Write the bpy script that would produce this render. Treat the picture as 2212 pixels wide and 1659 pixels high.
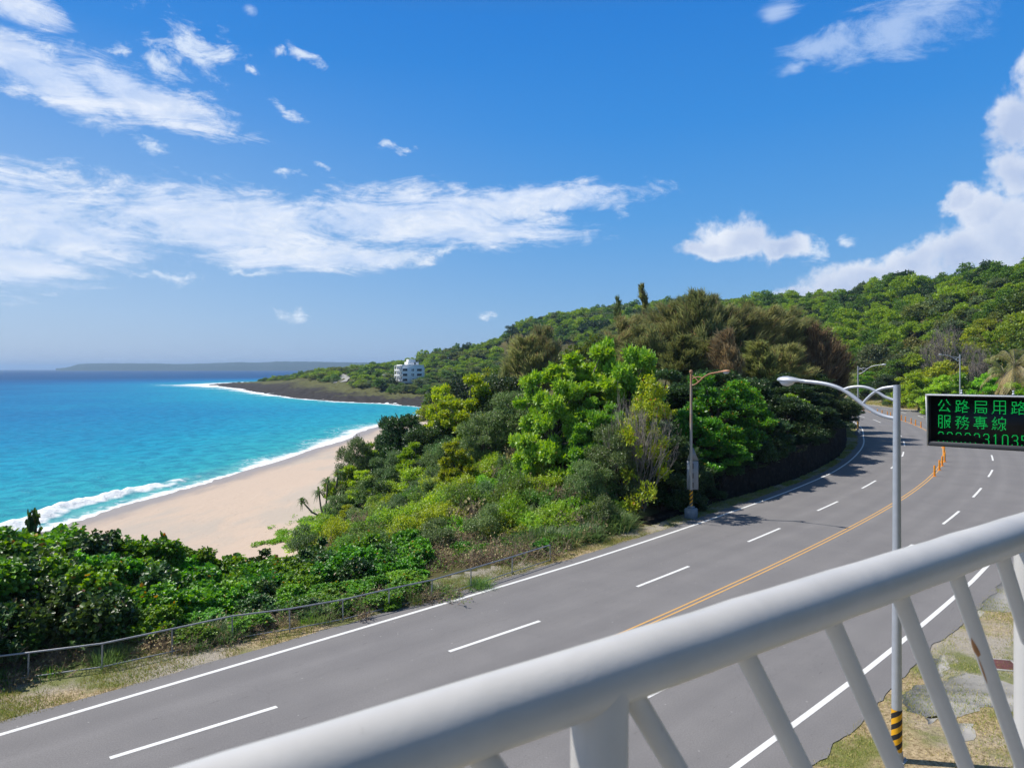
import bpy, math, random
import numpy as np
R = math.radians
sc = bpy.context.scene
for o in list(bpy.data.objects): bpy.data.objects.remove(o)
COL = sc.collection
FX, HC = 1475.0, 9.3            # focal length in units of the 2212 px wide photo, eye height above the road

# ------------------------------------------------------------------ camera
cd = bpy.data.cameras.new('camera'); cam = bpy.data.objects.new('camera', cd); COL.objects.link(cam)
cam.location = (0, 0, HC); cam.rotation_euler = (R(90), 0, 0)
cd.sensor_width = 36; cd.lens = 24.0; cd.shift_y = -32.5/2212; cd.clip_start = 0.02; cd.clip_end = 40000
cd.dof.use_dof = True; cd.dof.focus_distance = 45; cd.dof.aperture_fstop = 9
sc.camera = cam
# ------------------------------------------------------------------ light
SUN_EL, SUN_DIR = R(54), (-0.988, 0.155)
sl = bpy.data.lights.new('sun', 'SUN'); sl.energy = 4.3; sl.angle = R(0.53); sl.color = (1, .95, .87)
so = bpy.data.objects.new('sun', sl); COL.objects.link(so)
from mathutils import Vector
sv = Vector((SUN_DIR[0]*math.cos(SUN_EL), SUN_DIR[1]*math.cos(SUN_EL), math.sin(SUN_EL)))
so.rotation_euler = sv.to_track_quat('Z', 'Y').to_euler(); so.location = (-30, 5, 60)
sc.view_settings.view_transform = 'Standard'; sc.view_settings.look = 'None'
sc.view_settings.exposure = 0.25; sc.view_settings.gamma = 1
sc.cycles.max_bounces = 6; sc.cycles.transparent_max_bounces = 6; sc.cycles.volume_bounces = 0
sc.cycles.use_denoising = True; sc.cycles.denoising_prefilter = 'ACCURATE'

# ------------------------------------------------------------------ world: sky with clouds
W = bpy.data.worlds.new('World'); sc.world = W; W.use_nodes = True
nt = W.node_tree; nt.nodes.clear(); LK = nt.links.new
def nd(t, **k):
    n = nt.nodes.new(t)
    for a, b in k.items(): setattr(n, a, b)
    return n
def mth(op, a, b=None, c=None, clamp=False):
    n = nd('ShaderNodeMath', operation=op, use_clamp=clamp)
    for i, v in enumerate((a, b, c)):
        if v is None: continue
        if isinstance(v, (int, float)): n.inputs[i].default_value = v
        else: LK(v, n.inputs[i])
    return n.outputs[0]
def mrange(v, a, b, c=0., d=1., it='SMOOTHSTEP'):
    n = nd('ShaderNodeMapRange', interpolation_type=it)
    LK(v, n.inputs[0])
    for i, x in enumerate((a, b, c, d)): n.inputs[i+1].default_value = x
    return n.outputs[0]
def mixc(f, a, b, bt='MIX'):
    n = nd('ShaderNodeMix', data_type='RGBA', blend_type=bt)
    for i, v in ((0, f), (6, a), (7, b)):
        if isinstance(v, (int, float)): n.inputs[i].default_value = v
        elif isinstance(v, tuple): n.inputs[i].default_value = v + (1,) if len(v) == 3 else v
        else: LK(v, n.inputs[i])
    return n.outputs[2]
sky = nd('ShaderNodeTexSky', sky_type='NISHITA', sun_disc=False)
sky.sun_elevation = SUN_EL; sky.sun_rotation = math.atan2(SUN_DIR[0], SUN_DIR[1])
sky.altitude = 0; sky.air_density = 1.0; sky.dust_density = 0.6; sky.ozone_density = 2.2
hs = nd('ShaderNodeHueSaturation'); hs.inputs['Saturation'].default_value = 1.42; hs.inputs['Value'].default_value = 1.0
hs.inputs['Hue'].default_value = .497
LK(sky.outputs[0], hs.inputs['Color'])
tc = nd('ShaderNodeTexCoord'); sx = nd('ShaderNodeSeparateXYZ'); LK(tc.outputs['Generated'], sx.inputs[0])
az = mth('ARCTAN2', sx.outputs[0], sx.outputs[1]); el = mth('ARCSINE', sx.outputs[2])
uv = nd('ShaderNodeCombineXYZ'); LK(az, uv.inputs[0]); LK(el, uv.inputs[1])
def noise(vec, scale, detail, rough=.55, dist=0., sc3=(1, 1, 1), off=(0, 0, 0)):
    m = nd('ShaderNodeMapping'); m.inputs['Scale'].default_value = sc3; m.inputs['Location'].default_value = off
    LK(vec, m.inputs[0])
    n = nd('ShaderNodeTexNoise'); n.inputs['Scale'].default_value = scale; n.inputs['Detail'].default_value = detail
    n.inputs['Roughness'].default_value = rough; n.inputs['Distortion'].default_value = dist
    LK(m.outputs[0], n.inputs['Vector']); return n
def blobs(lst, vec):
    out = None
    for (x, y, rx, ry, rot) in lst:
        a = math.atan((x-1106)/FX); e = math.atan((797-y)/FX*math.cos(a))
        m = nd('ShaderNodeMapping', vector_type='TEXTURE')
        m.inputs['Location'].default_value = (a, e, 0); m.inputs['Rotation'].default_value = (0, 0, R(rot))
        m.inputs['Scale'].default_value = (rx/FX*math.cos(a)**2, ry/FX*math.cos(a), 1)
        LK(vec, m.inputs[0])
        l = nd('ShaderNodeVectorMath', operation='LENGTH'); LK(m.outputs[0], l.inputs[0])
        v = mth('SUBTRACT', 1, l.outputs['Value'])
        out = v if out is None else mth('MAXIMUM', out, v)
    return out
wn = noise(uv.outputs[0], 9, 3)
wv = nd('ShaderNodeVectorMath', operation='MULTIPLY_ADD'); LK(wn.outputs['Color'], wv.inputs[0])
wv.inputs[1].default_value = (.06, .03, 0); sub = nd('ShaderNodeVectorMath', operation='SUBTRACT'); LK(uv.outputs[0], sub.inputs[0])
sub.inputs[1].default_value = (.03, .015, 0); LK(sub.outputs[0], wv.inputs[2])
ST = [(60, 480, 520, 150, 0), (480, 480, 480, 105, 0), (880, 470, 470, 85, 2), (1170, 428, 330, 42, 3), (0, 560, 330, 90, 0), (-100, 450, 400, 160, 0),
      (60, 140, 330, 75, -14), (290, 195, 300, 58, -14), (40, 10, 140, 45, -5), (1000, 500, 380, 45, 0), (700, 560, 300, 40, 2)]
dA = blobs(ST, wv.outputs[0])
nA = noise(uv.outputs[0], 5.5, 11, .70, .7, (1, 3.6, 1))
vA = mth('ADD', dA, mth('MULTIPLY', mth('SUBTRACT', nA.outputs[0], .5), 2.1))
cA = mrange(mth('ADD', vA, mth('MULTIPLY', mth('SUBTRACT', noise(uv.outputs[0], 24, 9, .68, .6, (1, 2.4, 1), (1, 4, 0)).outputs[0], .5), 1.0)), .08, .66)
w2 = noise(uv.outputs[0], 26, 4, .6); wv2 = nd('ShaderNodeVectorMath', operation='MULTIPLY_ADD'); LK(w2.outputs['Color'], wv2.inputs[0]); wv2.inputs[1].default_value = (.036, .034, 0)
sb2 = nd('ShaderNodeVectorMath', operation='SUBTRACT'); LK(wv.outputs[0], sb2.inputs[0]); sb2.inputs[1].default_value = (.018, .017, 0); LK(sb2.outputs[0], wv2.inputs[2])
SM = [(450, 100, 120, 50, -22), (270, 107, 55, 32, 0), (365, 142, 85, 42, -8), (625, 249, 70, 18, -14), (835, 312, 70, 20, -4), (885, 318, 36, 14, 0), (618, 368, 50, 15, 0), (700, 355, 55, 13, -8),
      (650, 122, 70, 18, -16), (335, 310, 80, 26, -12), (40, 80, 90, 24, -18), (380, 595, 100, 12, 0), (540, 582, 120, 14, -6), (950, 540, 50, 16, 0), (600, 118, 30, 14, 0), (540, 152, 18, 14, 0), (430, 100, 150, 70, -22),
      (1045, 680, 28, 16, 0), (625, 675, 56, 22, 0), (1835, 520, 30, 24, 0), (1755, 545, 50, 46, 0)]
dS = blobs(SM, wv2.outputs[0]); nS = noise(uv.outputs[0], 22, 10, .70, .5, (1, 2.0, 1), (2, 5, 0))
vS = mth('ADD', dS, mth('MULTIPLY', mth('SUBTRACT', nS.outputs[0], .52), 3.0)); cS = mth('MULTIPLY', mrange(vS, .20, 1.15), .78)
CU = [(1598, 515, 105, 62, 0), (1560, 540, 110, 30, 0), (1690, 538, 75, 36, 0), (2078, 425, 46, 40, 30),
      (1850, 612, 235, 52, 8), (1720, 638, 110, 30, 10), (1960, 572, 115, 60, 22), (2080, 548, 165, 76, 0), (2195, 515, 125, 150, 0), (2218, 375, 90, 85, 0),
      (2200, 270, 95, 95, 35), (2245, 180, 80, 100, 0), (2140, 460, 70, 60, 30)]
dB = blobs(CU, wv2.outputs[0])
nB = noise(uv.outputs[0], 12, 11, .66, .1)
vB = mth('ADD', dB, mth('MULTIPLY', mth('SUBTRACT', nB.outputs[0], .5), 1.75))
cB = mrange(vB, .04, .52)
WI = [(1950, 40, 330, 110, 8), (1690, 28, 75, 42, 0), (1760, 110, 160, 50, 10), (1730, 150, 80, 20, 8), (2020, 20, 260, 60, 6), (530, 15, 40, 18, 0)]
dC = blobs(WI, wv.outputs[0])
nC = noise(uv.outputs[0], 9, 11, .70, .6, (1, 2.4, 1), (3, 1, 0))
vC = mth('ADD', dC, mth('MULTIPLY', mth('SUBTRACT', nC.outputs[0], .5), 2.3))
cC = mth('MULTIPLY', mrange(vC, .25, 1.0), .5)
shB = noise(uv.outputs[0], 9, 6, .5, 0, (1, 1, 1), (.012, -.03, 0))
colA = mixc(mrange(nA.outputs[0], .35, .7), (.55, .65, .84), (.80, .83, .88))
sB = mth('ADD', mth('MULTIPLY', mth('SUBTRACT', nB.outputs[0], shB.outputs[0]), 2.0), mrange(vB, .1, .85, .75, .15))
colB = mixc(mth('ADD', sB, .1, clamp=True), (.44, .52, .70), (.82, .84, .88))
SK = 0.14
hz = mrange(el, 0.0, .42, 1.0, 0., 'LINEAR')
pale = mrange(az, -.85, .25, 1., 0.)
base = nd('ShaderNodeVectorMath', operation='SCALE'); LK(hs.outputs[0], base.inputs[0]); base.inputs['Scale'].default_value = SK
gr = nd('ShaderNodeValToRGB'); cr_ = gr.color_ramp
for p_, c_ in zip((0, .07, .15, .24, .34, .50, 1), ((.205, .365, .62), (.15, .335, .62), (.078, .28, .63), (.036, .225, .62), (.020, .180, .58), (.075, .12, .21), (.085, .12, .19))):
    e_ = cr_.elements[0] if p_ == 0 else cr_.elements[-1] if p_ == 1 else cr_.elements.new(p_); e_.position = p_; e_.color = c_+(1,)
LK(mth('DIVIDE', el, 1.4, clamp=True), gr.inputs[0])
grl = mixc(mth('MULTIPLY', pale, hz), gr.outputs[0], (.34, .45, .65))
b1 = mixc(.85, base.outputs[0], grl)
b1 = mixc(cC, b1, (.62, .72, .88))
b1 = mixc(mth('MULTIPLY', cA, mrange(nS.outputs[0], .3, .65, .62, .92)), b1, colA)
b1 = mixc(cS, b1, (.72, .79, .88))
b1 = mixc(mth('MULTIPLY', cB, .88), b1, colB)
unsc = nd('ShaderNodeVectorMath', operation='SCALE'); LK(b1, unsc.inputs[0]); unsc.inputs['Scale'].default_value = 1/SK
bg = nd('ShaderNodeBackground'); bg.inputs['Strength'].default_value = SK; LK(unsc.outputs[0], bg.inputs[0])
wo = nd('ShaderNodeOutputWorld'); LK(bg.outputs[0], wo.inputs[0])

# ------------------------------------------------------------------ material helpers
def new_mat(name):
    global nt, LK
    m = bpy.data.materials.new(name); m.use_nodes = True; nt = m.node_tree; nt.nodes.clear(); LK = nt.links.new
    return m
def finish(shader, disp=None):
    o = nd('ShaderNodeOutputMaterial'); LK(shader, o.inputs[0])
def setin(n, name, v):
    if isinstance(v, (int, float)): n.inputs[name].default_value = v
    elif isinstance(v, tuple): n.inputs[name].default_value = v + (1,) if len(v) == 3 else v
    else: LK(v, n.inputs[name])
def princ(col, rough=.6, spec=.3, metal=0., normal=None):
    p = nd('ShaderNodeBsdfPrincipled'); setin(p, 'Base Color', col); setin(p, 'Roughness', rough)
    setin(p, 'Specular IOR Level', spec); setin(p, 'Metallic', metal)
    if normal is not None: LK(normal, p.inputs['Normal'])
    return p
def ramp(f, stops):
    n = nd('ShaderNodeValToRGB'); cr = n.color_ramp
    while len(cr.elements) < len(stops): cr.elements.new(.5)
    for e, (p, c) in zip(cr.elements, stops): e.position = p; e.color = c + (1,)
    LK(f, n.inputs[0]); return n.outputs[0]
def bump(h, strength=.4, dist=.02):
    b = nd('ShaderNodeBump'); b.inputs['Strength'].default_value = strength; b.inputs['Distance'].default_value = dist
    LK(h, b.inputs['Height']); return b.outputs[0]
def pos(): return nd('ShaderNodeNewGeometry').outputs['Position']
def objc(): return nd('ShaderNodeTexCoord').outputs['Object']
def attr(n): return nd('ShaderNodeAttribute', attribute_name=n).outputs['Fac']
def simple(name, col, rough=.5, spec=.4, metal=0., var=.12, scale=8., bmp=.0):
    m = new_mat(name); n = noise(objc(), scale, 5)
    c = mixc(n.outputs[0], tuple(x*(1-var) for x in col), tuple(min(1, x*(1+var)) for x in col))
    finish(princ(c, rough, spec, metal, bump(n.outputs[0], bmp, .01) if bmp else None).outputs[0]); return m
def leaf_mat(name, c1, c2, c3, dead=(.30, .22, .07), deadf=.02, rough=.45, spec=.35, trans=.3, gain=1.3, warm=1.0):
    c1, c2, c3 = [(min(.6, c[0]*gain*(1.28 if c[1] > 1.3*c[0] else 1.)), min(.6, c[1]*gain*1.05), c[2]*gain*.9) for c in (c1, c2, c3)]
    m = new_mat(name); g = nd('ShaderNodeNewGeometry'); oi = nd('ShaderNodeObjectInfo')
    c = ramp(g.outputs['Random Per Island'], [(0, dead), (deadf, dead), (deadf+.01, c1), (.6, c2), (1, c3)])
    n = noise(g.outputs['Position'], .55, 3)
    c = mixc(mrange(n.outputs[0], .35, .65, 0, .5), c, mixc(.5, c, c3))
    h = nd('ShaderNodeHueSaturation'); LK(c, h.inputs['Color'])
    LK(mth('ADD', mth('MULTIPLY', oi.outputs['Random'], .045), .478), h.inputs['Hue'])
    LK(mth('ADD', mth('MULTIPLY', mth('FRACT', mth('MULTIPLY', oi.outputs['Random'], 7.31)), .5), .74), h.inputs['Value'])
    p = princ(h.outputs[0], rough, spec)
    t = nd('ShaderNodeBsdfTranslucent'); h2 = nd('ShaderNodeHueSaturation'); LK(h.outputs[0], h2.inputs['Color'])
    h2.inputs['Hue'].default_value = .485; h2.inputs['Saturation'].default_value = 1.15; h2.inputs['Value'].default_value = 1.7
    LK(h2.outputs[0], t.inputs[0])
    x = nd('ShaderNodeMixShader'); x.inputs[0].default_value = trans; LK(p.outputs[0], x.inputs[1]); LK(t.outputs[0], x.inputs[2])
    finish(x.outputs[0]); return m
def bark_mat(name, c1, c2, scale=6.):
    m = new_mat(name); g = nd('ShaderNodeNewGeometry'); n = noise(g.outputs['Position'], scale, 5, .6, 0, (1, 1, .3))
    c = mixc(mth('ADD', mth('MULTIPLY', n.outputs[0], .6), mth('MULTIPLY', g.outputs['Random Per Island'], .4)), c1, c2)
    finish(princ(c, .85, .15, 0, bump(n.outputs[0], .5, .03)).outputs[0]); return m

# ------------------------------------------------------------------ mesh helpers
def mk(name, V, F, mat, parent=None, smooth=False, mi=None):
    """V (n,3); F list of (m,k) index arrays"""
    me = bpy.data.meshes.new(name); V = np.asarray(V, np.float32).reshape(-1, 3)
    F = [np.asarray(f, np.int32) for f in (F if isinstance(F, list) else [F]) if len(f)]
    me.vertices.add(len(V)); me.vertices.foreach_set('co', V.ravel())
    idx = np.concatenate([f.ravel() for f in F]); tot = np.concatenate([np.full(len(f), f.shape[1], np.int32) for f in F])
    st = np.concatenate([[0], np.cumsum(tot)[:-1]]).astype(np.int32)
    me.loops.add(len(idx)); me.loops.foreach_set('vertex_index', idx)
    me.polygons.add(len(tot)); me.polygons.foreach_set('loop_start', st); me.polygons.foreach_set('loop_total', tot)
    for m in (mat if isinstance(mat, (list, tuple)) else [mat]): me.materials.append(m)
    if mi is not None: me.polygons.foreach_set('material_index', np.asarray(mi, np.int32))
    if smooth: me.polygons.foreach_set('use_smooth', np.ones(len(tot), bool))
    me.update(calc_edges=True); me.validate()
    o = bpy.data.objects.new(name, me); COL.objects.link(o)
    if parent is not None: o.parent = parent
    return o
def setattr_v(o, name, vals):
    a = o.data.attributes.new(name, 'FLOAT', 'POINT'); a.data.foreach_set('value', np.asarray(vals, np.float32))
class MB:
    def __init__(s): s.V = []; s.F = {3: [], 4: []}; s.n = 0; s.extra = []
    def add(s, V, *Fs):
        V = np.asarray(V, float).reshape(-1, 3)
        for f in Fs:
            f = np.asarray(f, int)
            if f.ndim == 1: f = f[None]
            if len(f) == 0: continue
            s.F.setdefault(f.shape[1], []).append(f + s.n)
        s.V.append(V); s.n += len(V)
    def box(s, c, size, rot=0., bev=0.):
        x, y, z = [a/2 for a in size]; b = min(bev, x*.9, y*.9, z*.9)
        ca, sa = math.cos(rot), math.sin(rot)
        if b <= 0:
            V = np.array([(i*x, j*y, k*z) for k in (-1, 1) for j in (-1, 1) for i in (-1, 1)])
            F = [(0, 2, 3, 1), (4, 5, 7, 6), (0, 1, 5, 4), (2, 6, 7, 3), (0, 4, 6, 2), (1, 3, 7, 5)]
            V = np.c_[V[:, 0]*ca-V[:, 1]*sa, V[:, 0]*sa+V[:, 1]*ca, V[:, 2]] + np.array(c); s.add(V, F); return
        ring = lambda X, Y, Z, q: [(X-q, -Y, Z), (X, -Y+q, Z), (X, Y-q, Z), (X-q, Y, Z), (-X+q, Y, Z), (-X, Y-q, Z), (-X, -Y+q, Z), (-X+q, -Y, Z)]
        V = np.array(ring(x-b, y-b, -z, b*.4)+ring(x, y, -z+b, b)+ring(x, y, z-b, b)+ring(x-b, y-b, z, b*.4))
        F = [(r*8+i, r*8+(i+1) % 8, r*8+8+(i+1) % 8, r*8+8+i) for r in range(3) for i in range(8)]
        V = np.c_[V[:, 0]*ca-V[:, 1]*sa, V[:, 0]*sa+V[:, 1]*ca, V[:, 2]] + np.array(c)
        s.add(V, F, [list(range(7, -1, -1))], [list(range(24, 32))])
    def tube(s, P, r, n=8, cap=True):
        P = np.asarray(P, float); r = np.broadcast_to(np.asarray(r, float), (len(P),))
        T = np.gradient(P, axis=0); T /= np.linalg.norm(T, axis=1)[:, None]+1e-9
        up = np.array([0, 0, 1.]) if abs(T[0, 2]) < .9 else np.array([1., 0, 0])
        U = np.cross(T, up); U /= np.linalg.norm(U, axis=1)[:, None]+1e-9; Wd = np.cross(U, T)
        a = np.arange(n)*2*math.pi/n
        V = P[:, None]+r[:, None, None]*(np.cos(a)[None, :, None]*U[:, None]+np.sin(a)[None, :, None]*Wd[:, None])
        i = np.arange(n); j = (i+1) % n
        F = np.concatenate([np.c_[k*n+i, k*n+j, (k+1)*n+j, (k+1)*n+i] for k in range(len(P)-1)])
        if cap: s.add(V.reshape(-1, 3), F, [i[::-1]], [(len(P)-1)*n+i])
        else: s.add(V.reshape(-1, 3), F)
    def cyl(s, p0, p1, r0, r1=None, n=12): s.tube([p0, p1], [r0, r0 if r1 is None else r1], n)
    def lathe(s, c, prof, n=16):
        a = np.arange(n)*2*math.pi/n; V = np.array([(c[0]+r*math.cos(t), c[1]+r*math.sin(t), c[2]+z) for r, z in prof for t in a])
        i = np.arange(n); j = (i+1) % n
        s.add(V, np.concatenate([np.c_[k*n+i, k*n+j, (k+1)*n+j, (k+1)*n+i] for k in range(len(prof)-1)]), [i[::-1]], [(len(prof)-1)*n+i])
    def build(s, name, mat, parent=None, smooth=False):
        return mk(name, np.concatenate(s.V), [np.concatenate(f) for f in s.F.values() if f], mat, parent, smooth)
def tag(o, label=None, cat=None, group=None, kind=None):
    if label: o['label'] = label
    if cat: o['category'] = cat
    if group: o['group'] = group
    if kind: o['kind'] = kind
    return o
def empty(name, loc, rz=0.):
    o = bpy.data.objects.new(name, None); COL.objects.link(o); o.location = loc; o.rotation_euler = (0, 0, rz); o.empty_display_size = .3
    return o
def copy_tree(o, parent=None):
    c = o.copy(); COL.objects.link(c)
    if parent is not None: c.parent = parent
    for ch in [k for k in o.children]: copy_tree(ch, c)
    return c
def shade_auto(o):
    o.data.polygons.foreach_set('use_smooth', np.ones(len(o.data.polygons), bool))
    try: o.data.set_sharp_from_angle(angle=R(40))
    except Exception: pass
    return o
def g(x, y, z=0.):                       # where the sight line through a photo point meets height z
    d = FX*(HC-z)/(y-797.); return ((x-1106)/FX*d, d)
def at(x, d): return (x-1106)/FX*d

# ------------------------------------------------------------------ road line
def smooth_poly(P, step=1.0, it=6):
    P = np.asarray(P, float); s = np.r_[0, np.cumsum(np.linalg.norm(np.diff(P, axis=0), axis=1))]
    S = np.arange(0, s[-1], step); Q = np.c_[np.interp(S, s, P[:, 0]), np.interp(S, s, P[:, 1])]
    for _ in range(it):
        k = 5; pad = np.vstack([2*Q[0]-Q[k:0:-1], Q, 2*Q[-1]-Q[-2:-k-2:-1]])
        Q = np.stack([np.convolve(pad[:, i], np.ones(2*k+1)/(2*k+1), 'valid') for i in (0, 1)], 1)
    return Q
_cd = np.array([.7297, .6838]); _c0 = np.array([4.96, 24.9])
CL = smooth_poly(np.vstack([_c0-_cd*140, _c0-_cd*40, _c0, [(11.6, 31.3), (25, 45.3), (36.6, 59.1), (43.2, 68.2), (51.6, 81.2), (64.1, 105.5), (72.3, 128.2), (76.4, 143), (79.2, 154), (82.5, 170), (84, 190), (83, 212), (78, 240), (66, 275)]]))
_t = np.gradient(CL, axis=0); _t /= np.linalg.norm(_t, axis=1)[:, None]; CN = np.c_[_t[:, 1], -_t[:, 0]]   # right-hand normal
CS = np.r_[0, np.cumsum(np.linalg.norm(np.diff(CL, axis=0), axis=1))]
def road_of(XY):
    XY = np.asarray(XY, float).reshape(-1, 2); off = np.empty(len(XY)); yy = np.empty(len(XY)); ss = np.empty(len(XY))
    for a in range(0, len(XY), 4000):
        q = XY[a:a+4000]; D = ((q[:, None]-CL[None])**2).sum(2); i = D.argmin(1)
        v = q-CL[i]; dn = (v*CN[i]).sum(1); al = np.clip((v*_t[i]).sum(1), -1, 1); off[a:a+4000] = np.where(np.abs(dn) < 15, dn, np.sign(dn)*np.sqrt(D[np.arange(len(q)), i])); yy[a:a+4000] = CL[i, 1]+al*_t[i, 1]; ss[a:a+4000] = CS[i]+al
    return off, yy, ss
tab = lambda t: (lambda y: np.interp(y, [a for a, _ in t], [b for _, b in t]))
LEDGE = tab([(-60, -6.85), (28, -6.8), (40, -7.1), (57, -7.3), (71, -8.0), (90, -8.7), (119, -8.7), (150, -8)])
REDGE = tab([(-60, 6.6), (18, 6.6), (26, 6.95), (35, 7.2), (60, 7.3), (100, 9.3), (125, 10.6), (143, 11), (160, 9.6), (180, 8), (240, 7.5)])
LASPH = lambda y: LEDGE(y)-.75
RASPH = lambda y: REDGE(y)+np.interp(y, [10, 20, 28, 38, 60], [1.8, 1.2, .95, .85, .7])
WALLF = tab([(-60, -11.6), (12, -11.3), (20, -9.7), (26, -8.9), (33, -8.7), (37, -9.0), (41, -9.35), (46, -8.95), (52, -8.75), (66, -9.2), (85, -10.6), (105, -12.0), (130, -12.5)])

# ------------------------------------------------------------------ coast line and terrain
COAST = smooth_poly([(-60, -120), (-54, -40), (-49, 20), (-46, 55), (-43.9, 75.7), (-42.2, 88.2), (-38.9, 112.8), (-37.2, 142.8), (-36.5, 165), (-33, 200), (-27, 240), (-31, 272), (-56, 301), (-79, 318),
                     (-113, 358), (-155, 426), (-208, 525), (-262, 610), (-296, 660), (-304, 705), (-303, 778), (-285, 836), (-250, 900), (-200, 980), (-140, 1060), (-80, 1180)], 2.0, 3)
_ct = np.gradient(COAST, axis=0)
_cs = np.r_[0, np.cumsum(np.linalg.norm(np.diff(COAST, axis=0), axis=1))]
def coast_dist(XY):                       # + inland, - out at sea
    XY = np.asarray(XY, float).reshape(-1, 2); out = np.empty(len(XY)); ss = np.empty(len(XY))
    for a in range(0, len(XY), 4000):
        q = XY[a:a+4000]; D = ((q[:, None]-COAST[None])**2).sum(2); i = D.argmin(1); v = q-COAST[i]
        cr = _ct[i, 0]*v[:, 1]-_ct[i, 1]*v[:, 0]
        out[a:a+4000] = -np.sign(cr)*np.sqrt(D[np.arange(len(q)), i]); ss[a:a+4000] = _cs[i]
    return out, ss
RIDGE = [(2600, 470, 200), (2300, 520, 215), (2212, 550, 230), (2060, 580, 270), (1950, 590, 310), (1880, 615, 340), (1800, 635, 380), (1700, 636, 420), (1600, 640, 450), (1450, 645, 480), (1330, 657, 500), (1250, 667, 510),
         (1180, 674, 520), (1130, 694, 530), (1080, 730, 550), (1000, 750, 570), (900, 774, 600), (800, 788, 640), (760, 793, 680)]
CP = []
for x, y, d in RIDGE:
    zt = HC+(797-y)/FX*d; h = 7.0 if zt > 22 else 5.0
    CP.append((at(x, d), d, zt-h)); CP.append((at(x, d*1.12), d*1.12, zt-h-.5)); CP.append((at(x, d*1.5), d*1.5, zt-h-6))
CP += [(-16, 26, -.3), (-8, 31, -.7), (0, 37, -.3), (5, 42, .6), (-30, 20, .4), (-26, 29, -.6), (-20, 35, -2.2), (-14, 39, -2.2), (-10, 41, -2.1), (-4, 43, -.4), (-35, 30, -2.5), (-45, 10, -4), (-35, 8, 0),
       (-22, 45, -4.1), (-17, 50, -3.9), (-12, 53, -3.3), (-30, 50, -4.7), (-16, 66, -3.7), (-24, 64, -4.7), (-38, 50, -5.3), (-36, 75, -5.5), (-30, 90, -5.2), (-18, 90, -4.0), (-30, 120, -5.3), (-18, 120, -4.3), (-20, 150, -4.6),
       (-7, 50, -1), (-4, 58, 2), (2, 48, 1.4), (4, 58, 3.6), (10, 56, 4), (14, 62, 4.6), (10, 70, 5), (20, 70, 5.4), (28, 76, 5.4), (36, 92, 5.4), (45, 112, 5), (2, 75, 4), (-7, 72, .8), (-8, 95, 0), (5, 95, 5), (20, 100, 7),
       (35, 125, 6), (10, 130, 6), (-10, 130, 0), (60, 150, 4), (40, 170, 6), (0, 180, 4), (-15, 180, -2), (7, 41.5, .8), (12, 46.5, 1.4), (19, 54, 2.0), (29, 66, 2.4), (40, 85, 2.4), (49, 107, 2.0),
       (-20, 230, -3), (0, 240, 1), (-40, 292, -4.9), (-80, 335, -4.7), (-107, 368, -4.7), (-142, 440, -4.7), (-195, 540, -4.9), (-262, 650, -5.1), (-24, 310, -4.3), (-48, 358, -3.7), (-80, 368, -3.8), (-60, 381, -2.6), (-61, 402, 2.3), (-45, 402, 2.3), (-30, 380, -1), (-110, 412, -3.2),
       (-135, 462, -1.5), (-139, 500, 4.5), (-160, 540, 4.4), (at(737, 438), 438, 2.0), (at(750, 478), 478, 5.6), (at(800, 470), 470, 5), (at(800, 430), 430, 2.0), (-170, 490, -2.5), (-190, 600, 1.5), (-225, 690, -1.5), (-55, 440, 5.5), (-90, 520, 9), (-130, 590, 7), (-240, 780, -3), (-180, 850, 0), (-100, 1000, 3),
       (30, 5, 0), (20, 0, 0), (45, 28, .1), (38, 12, 1), (60, 45, .4), (75, 68, .8), (88, 92, 1.4), (96, 118, 1.7), (101, 150, 1.6), (97, 180, 2.0), (90, 205, 3), (108, 100, 4), (114, 130, 6), (116, 160, 6), (112, 200, 7), (97, 232, 7),
       (72, 245, 8), (140, 160, 19), (142, 120, 21), (110, 60, 12), (150, 210, 29), (150, 270, 31), (120, 310, 25), (80, 330, 20), (40, 370, 16), (0, 410, 11), (-40, 450, 9), (60, 260, 6), (0, 330, 5), (-10, 280, 2), (-30, -30, 0),
       (150, 20, 20), (100, 0, 26), (60, -60, 48), (14, -13, 1.5), (28, -24, 24), (14, -34, 24), (52, 2, 18), (-4, -40, 16), (44, -14, 28), (250, 150, 52), (230, 0, 30), (-60, 700, 12)]  # includes an unseen hill added behind the camera to dim sky light on the railing
for i in range(0, len(COAST), 14):
    x, y = COAST[i]; nx, ny = -_ct[i, 1], _ct[i, 0]; L = math.hypot(nx, ny); nx /= L; ny /= L
    CP.append((x, y, -6)); CP.append((x+nx*25, y+ny*25, -7.2)); CP.append((x+nx*120, y+ny*120, -9.0)); CP.append((x+nx*500, y+ny*500, -10))
CP = np.array(CP, float); _ok = np.ones(len(CP), bool)
for i in range(len(CP)):
    for j in range(i):
        if _ok[j] and abs(CP[i, 0]-CP[j, 0])+abs(CP[i, 1]-CP[j, 1]) < 1.0: _ok[i] = False
CP = CP[_ok]
_A = np.linalg.norm(CP[:, None, :2]-CP[None, :, :2], axis=2); _wt = np.linalg.solve(_A, CP[:, 2])
def sstep(x): x = np.clip(x, 0, 1); return x*x*(3-2*x)
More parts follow.
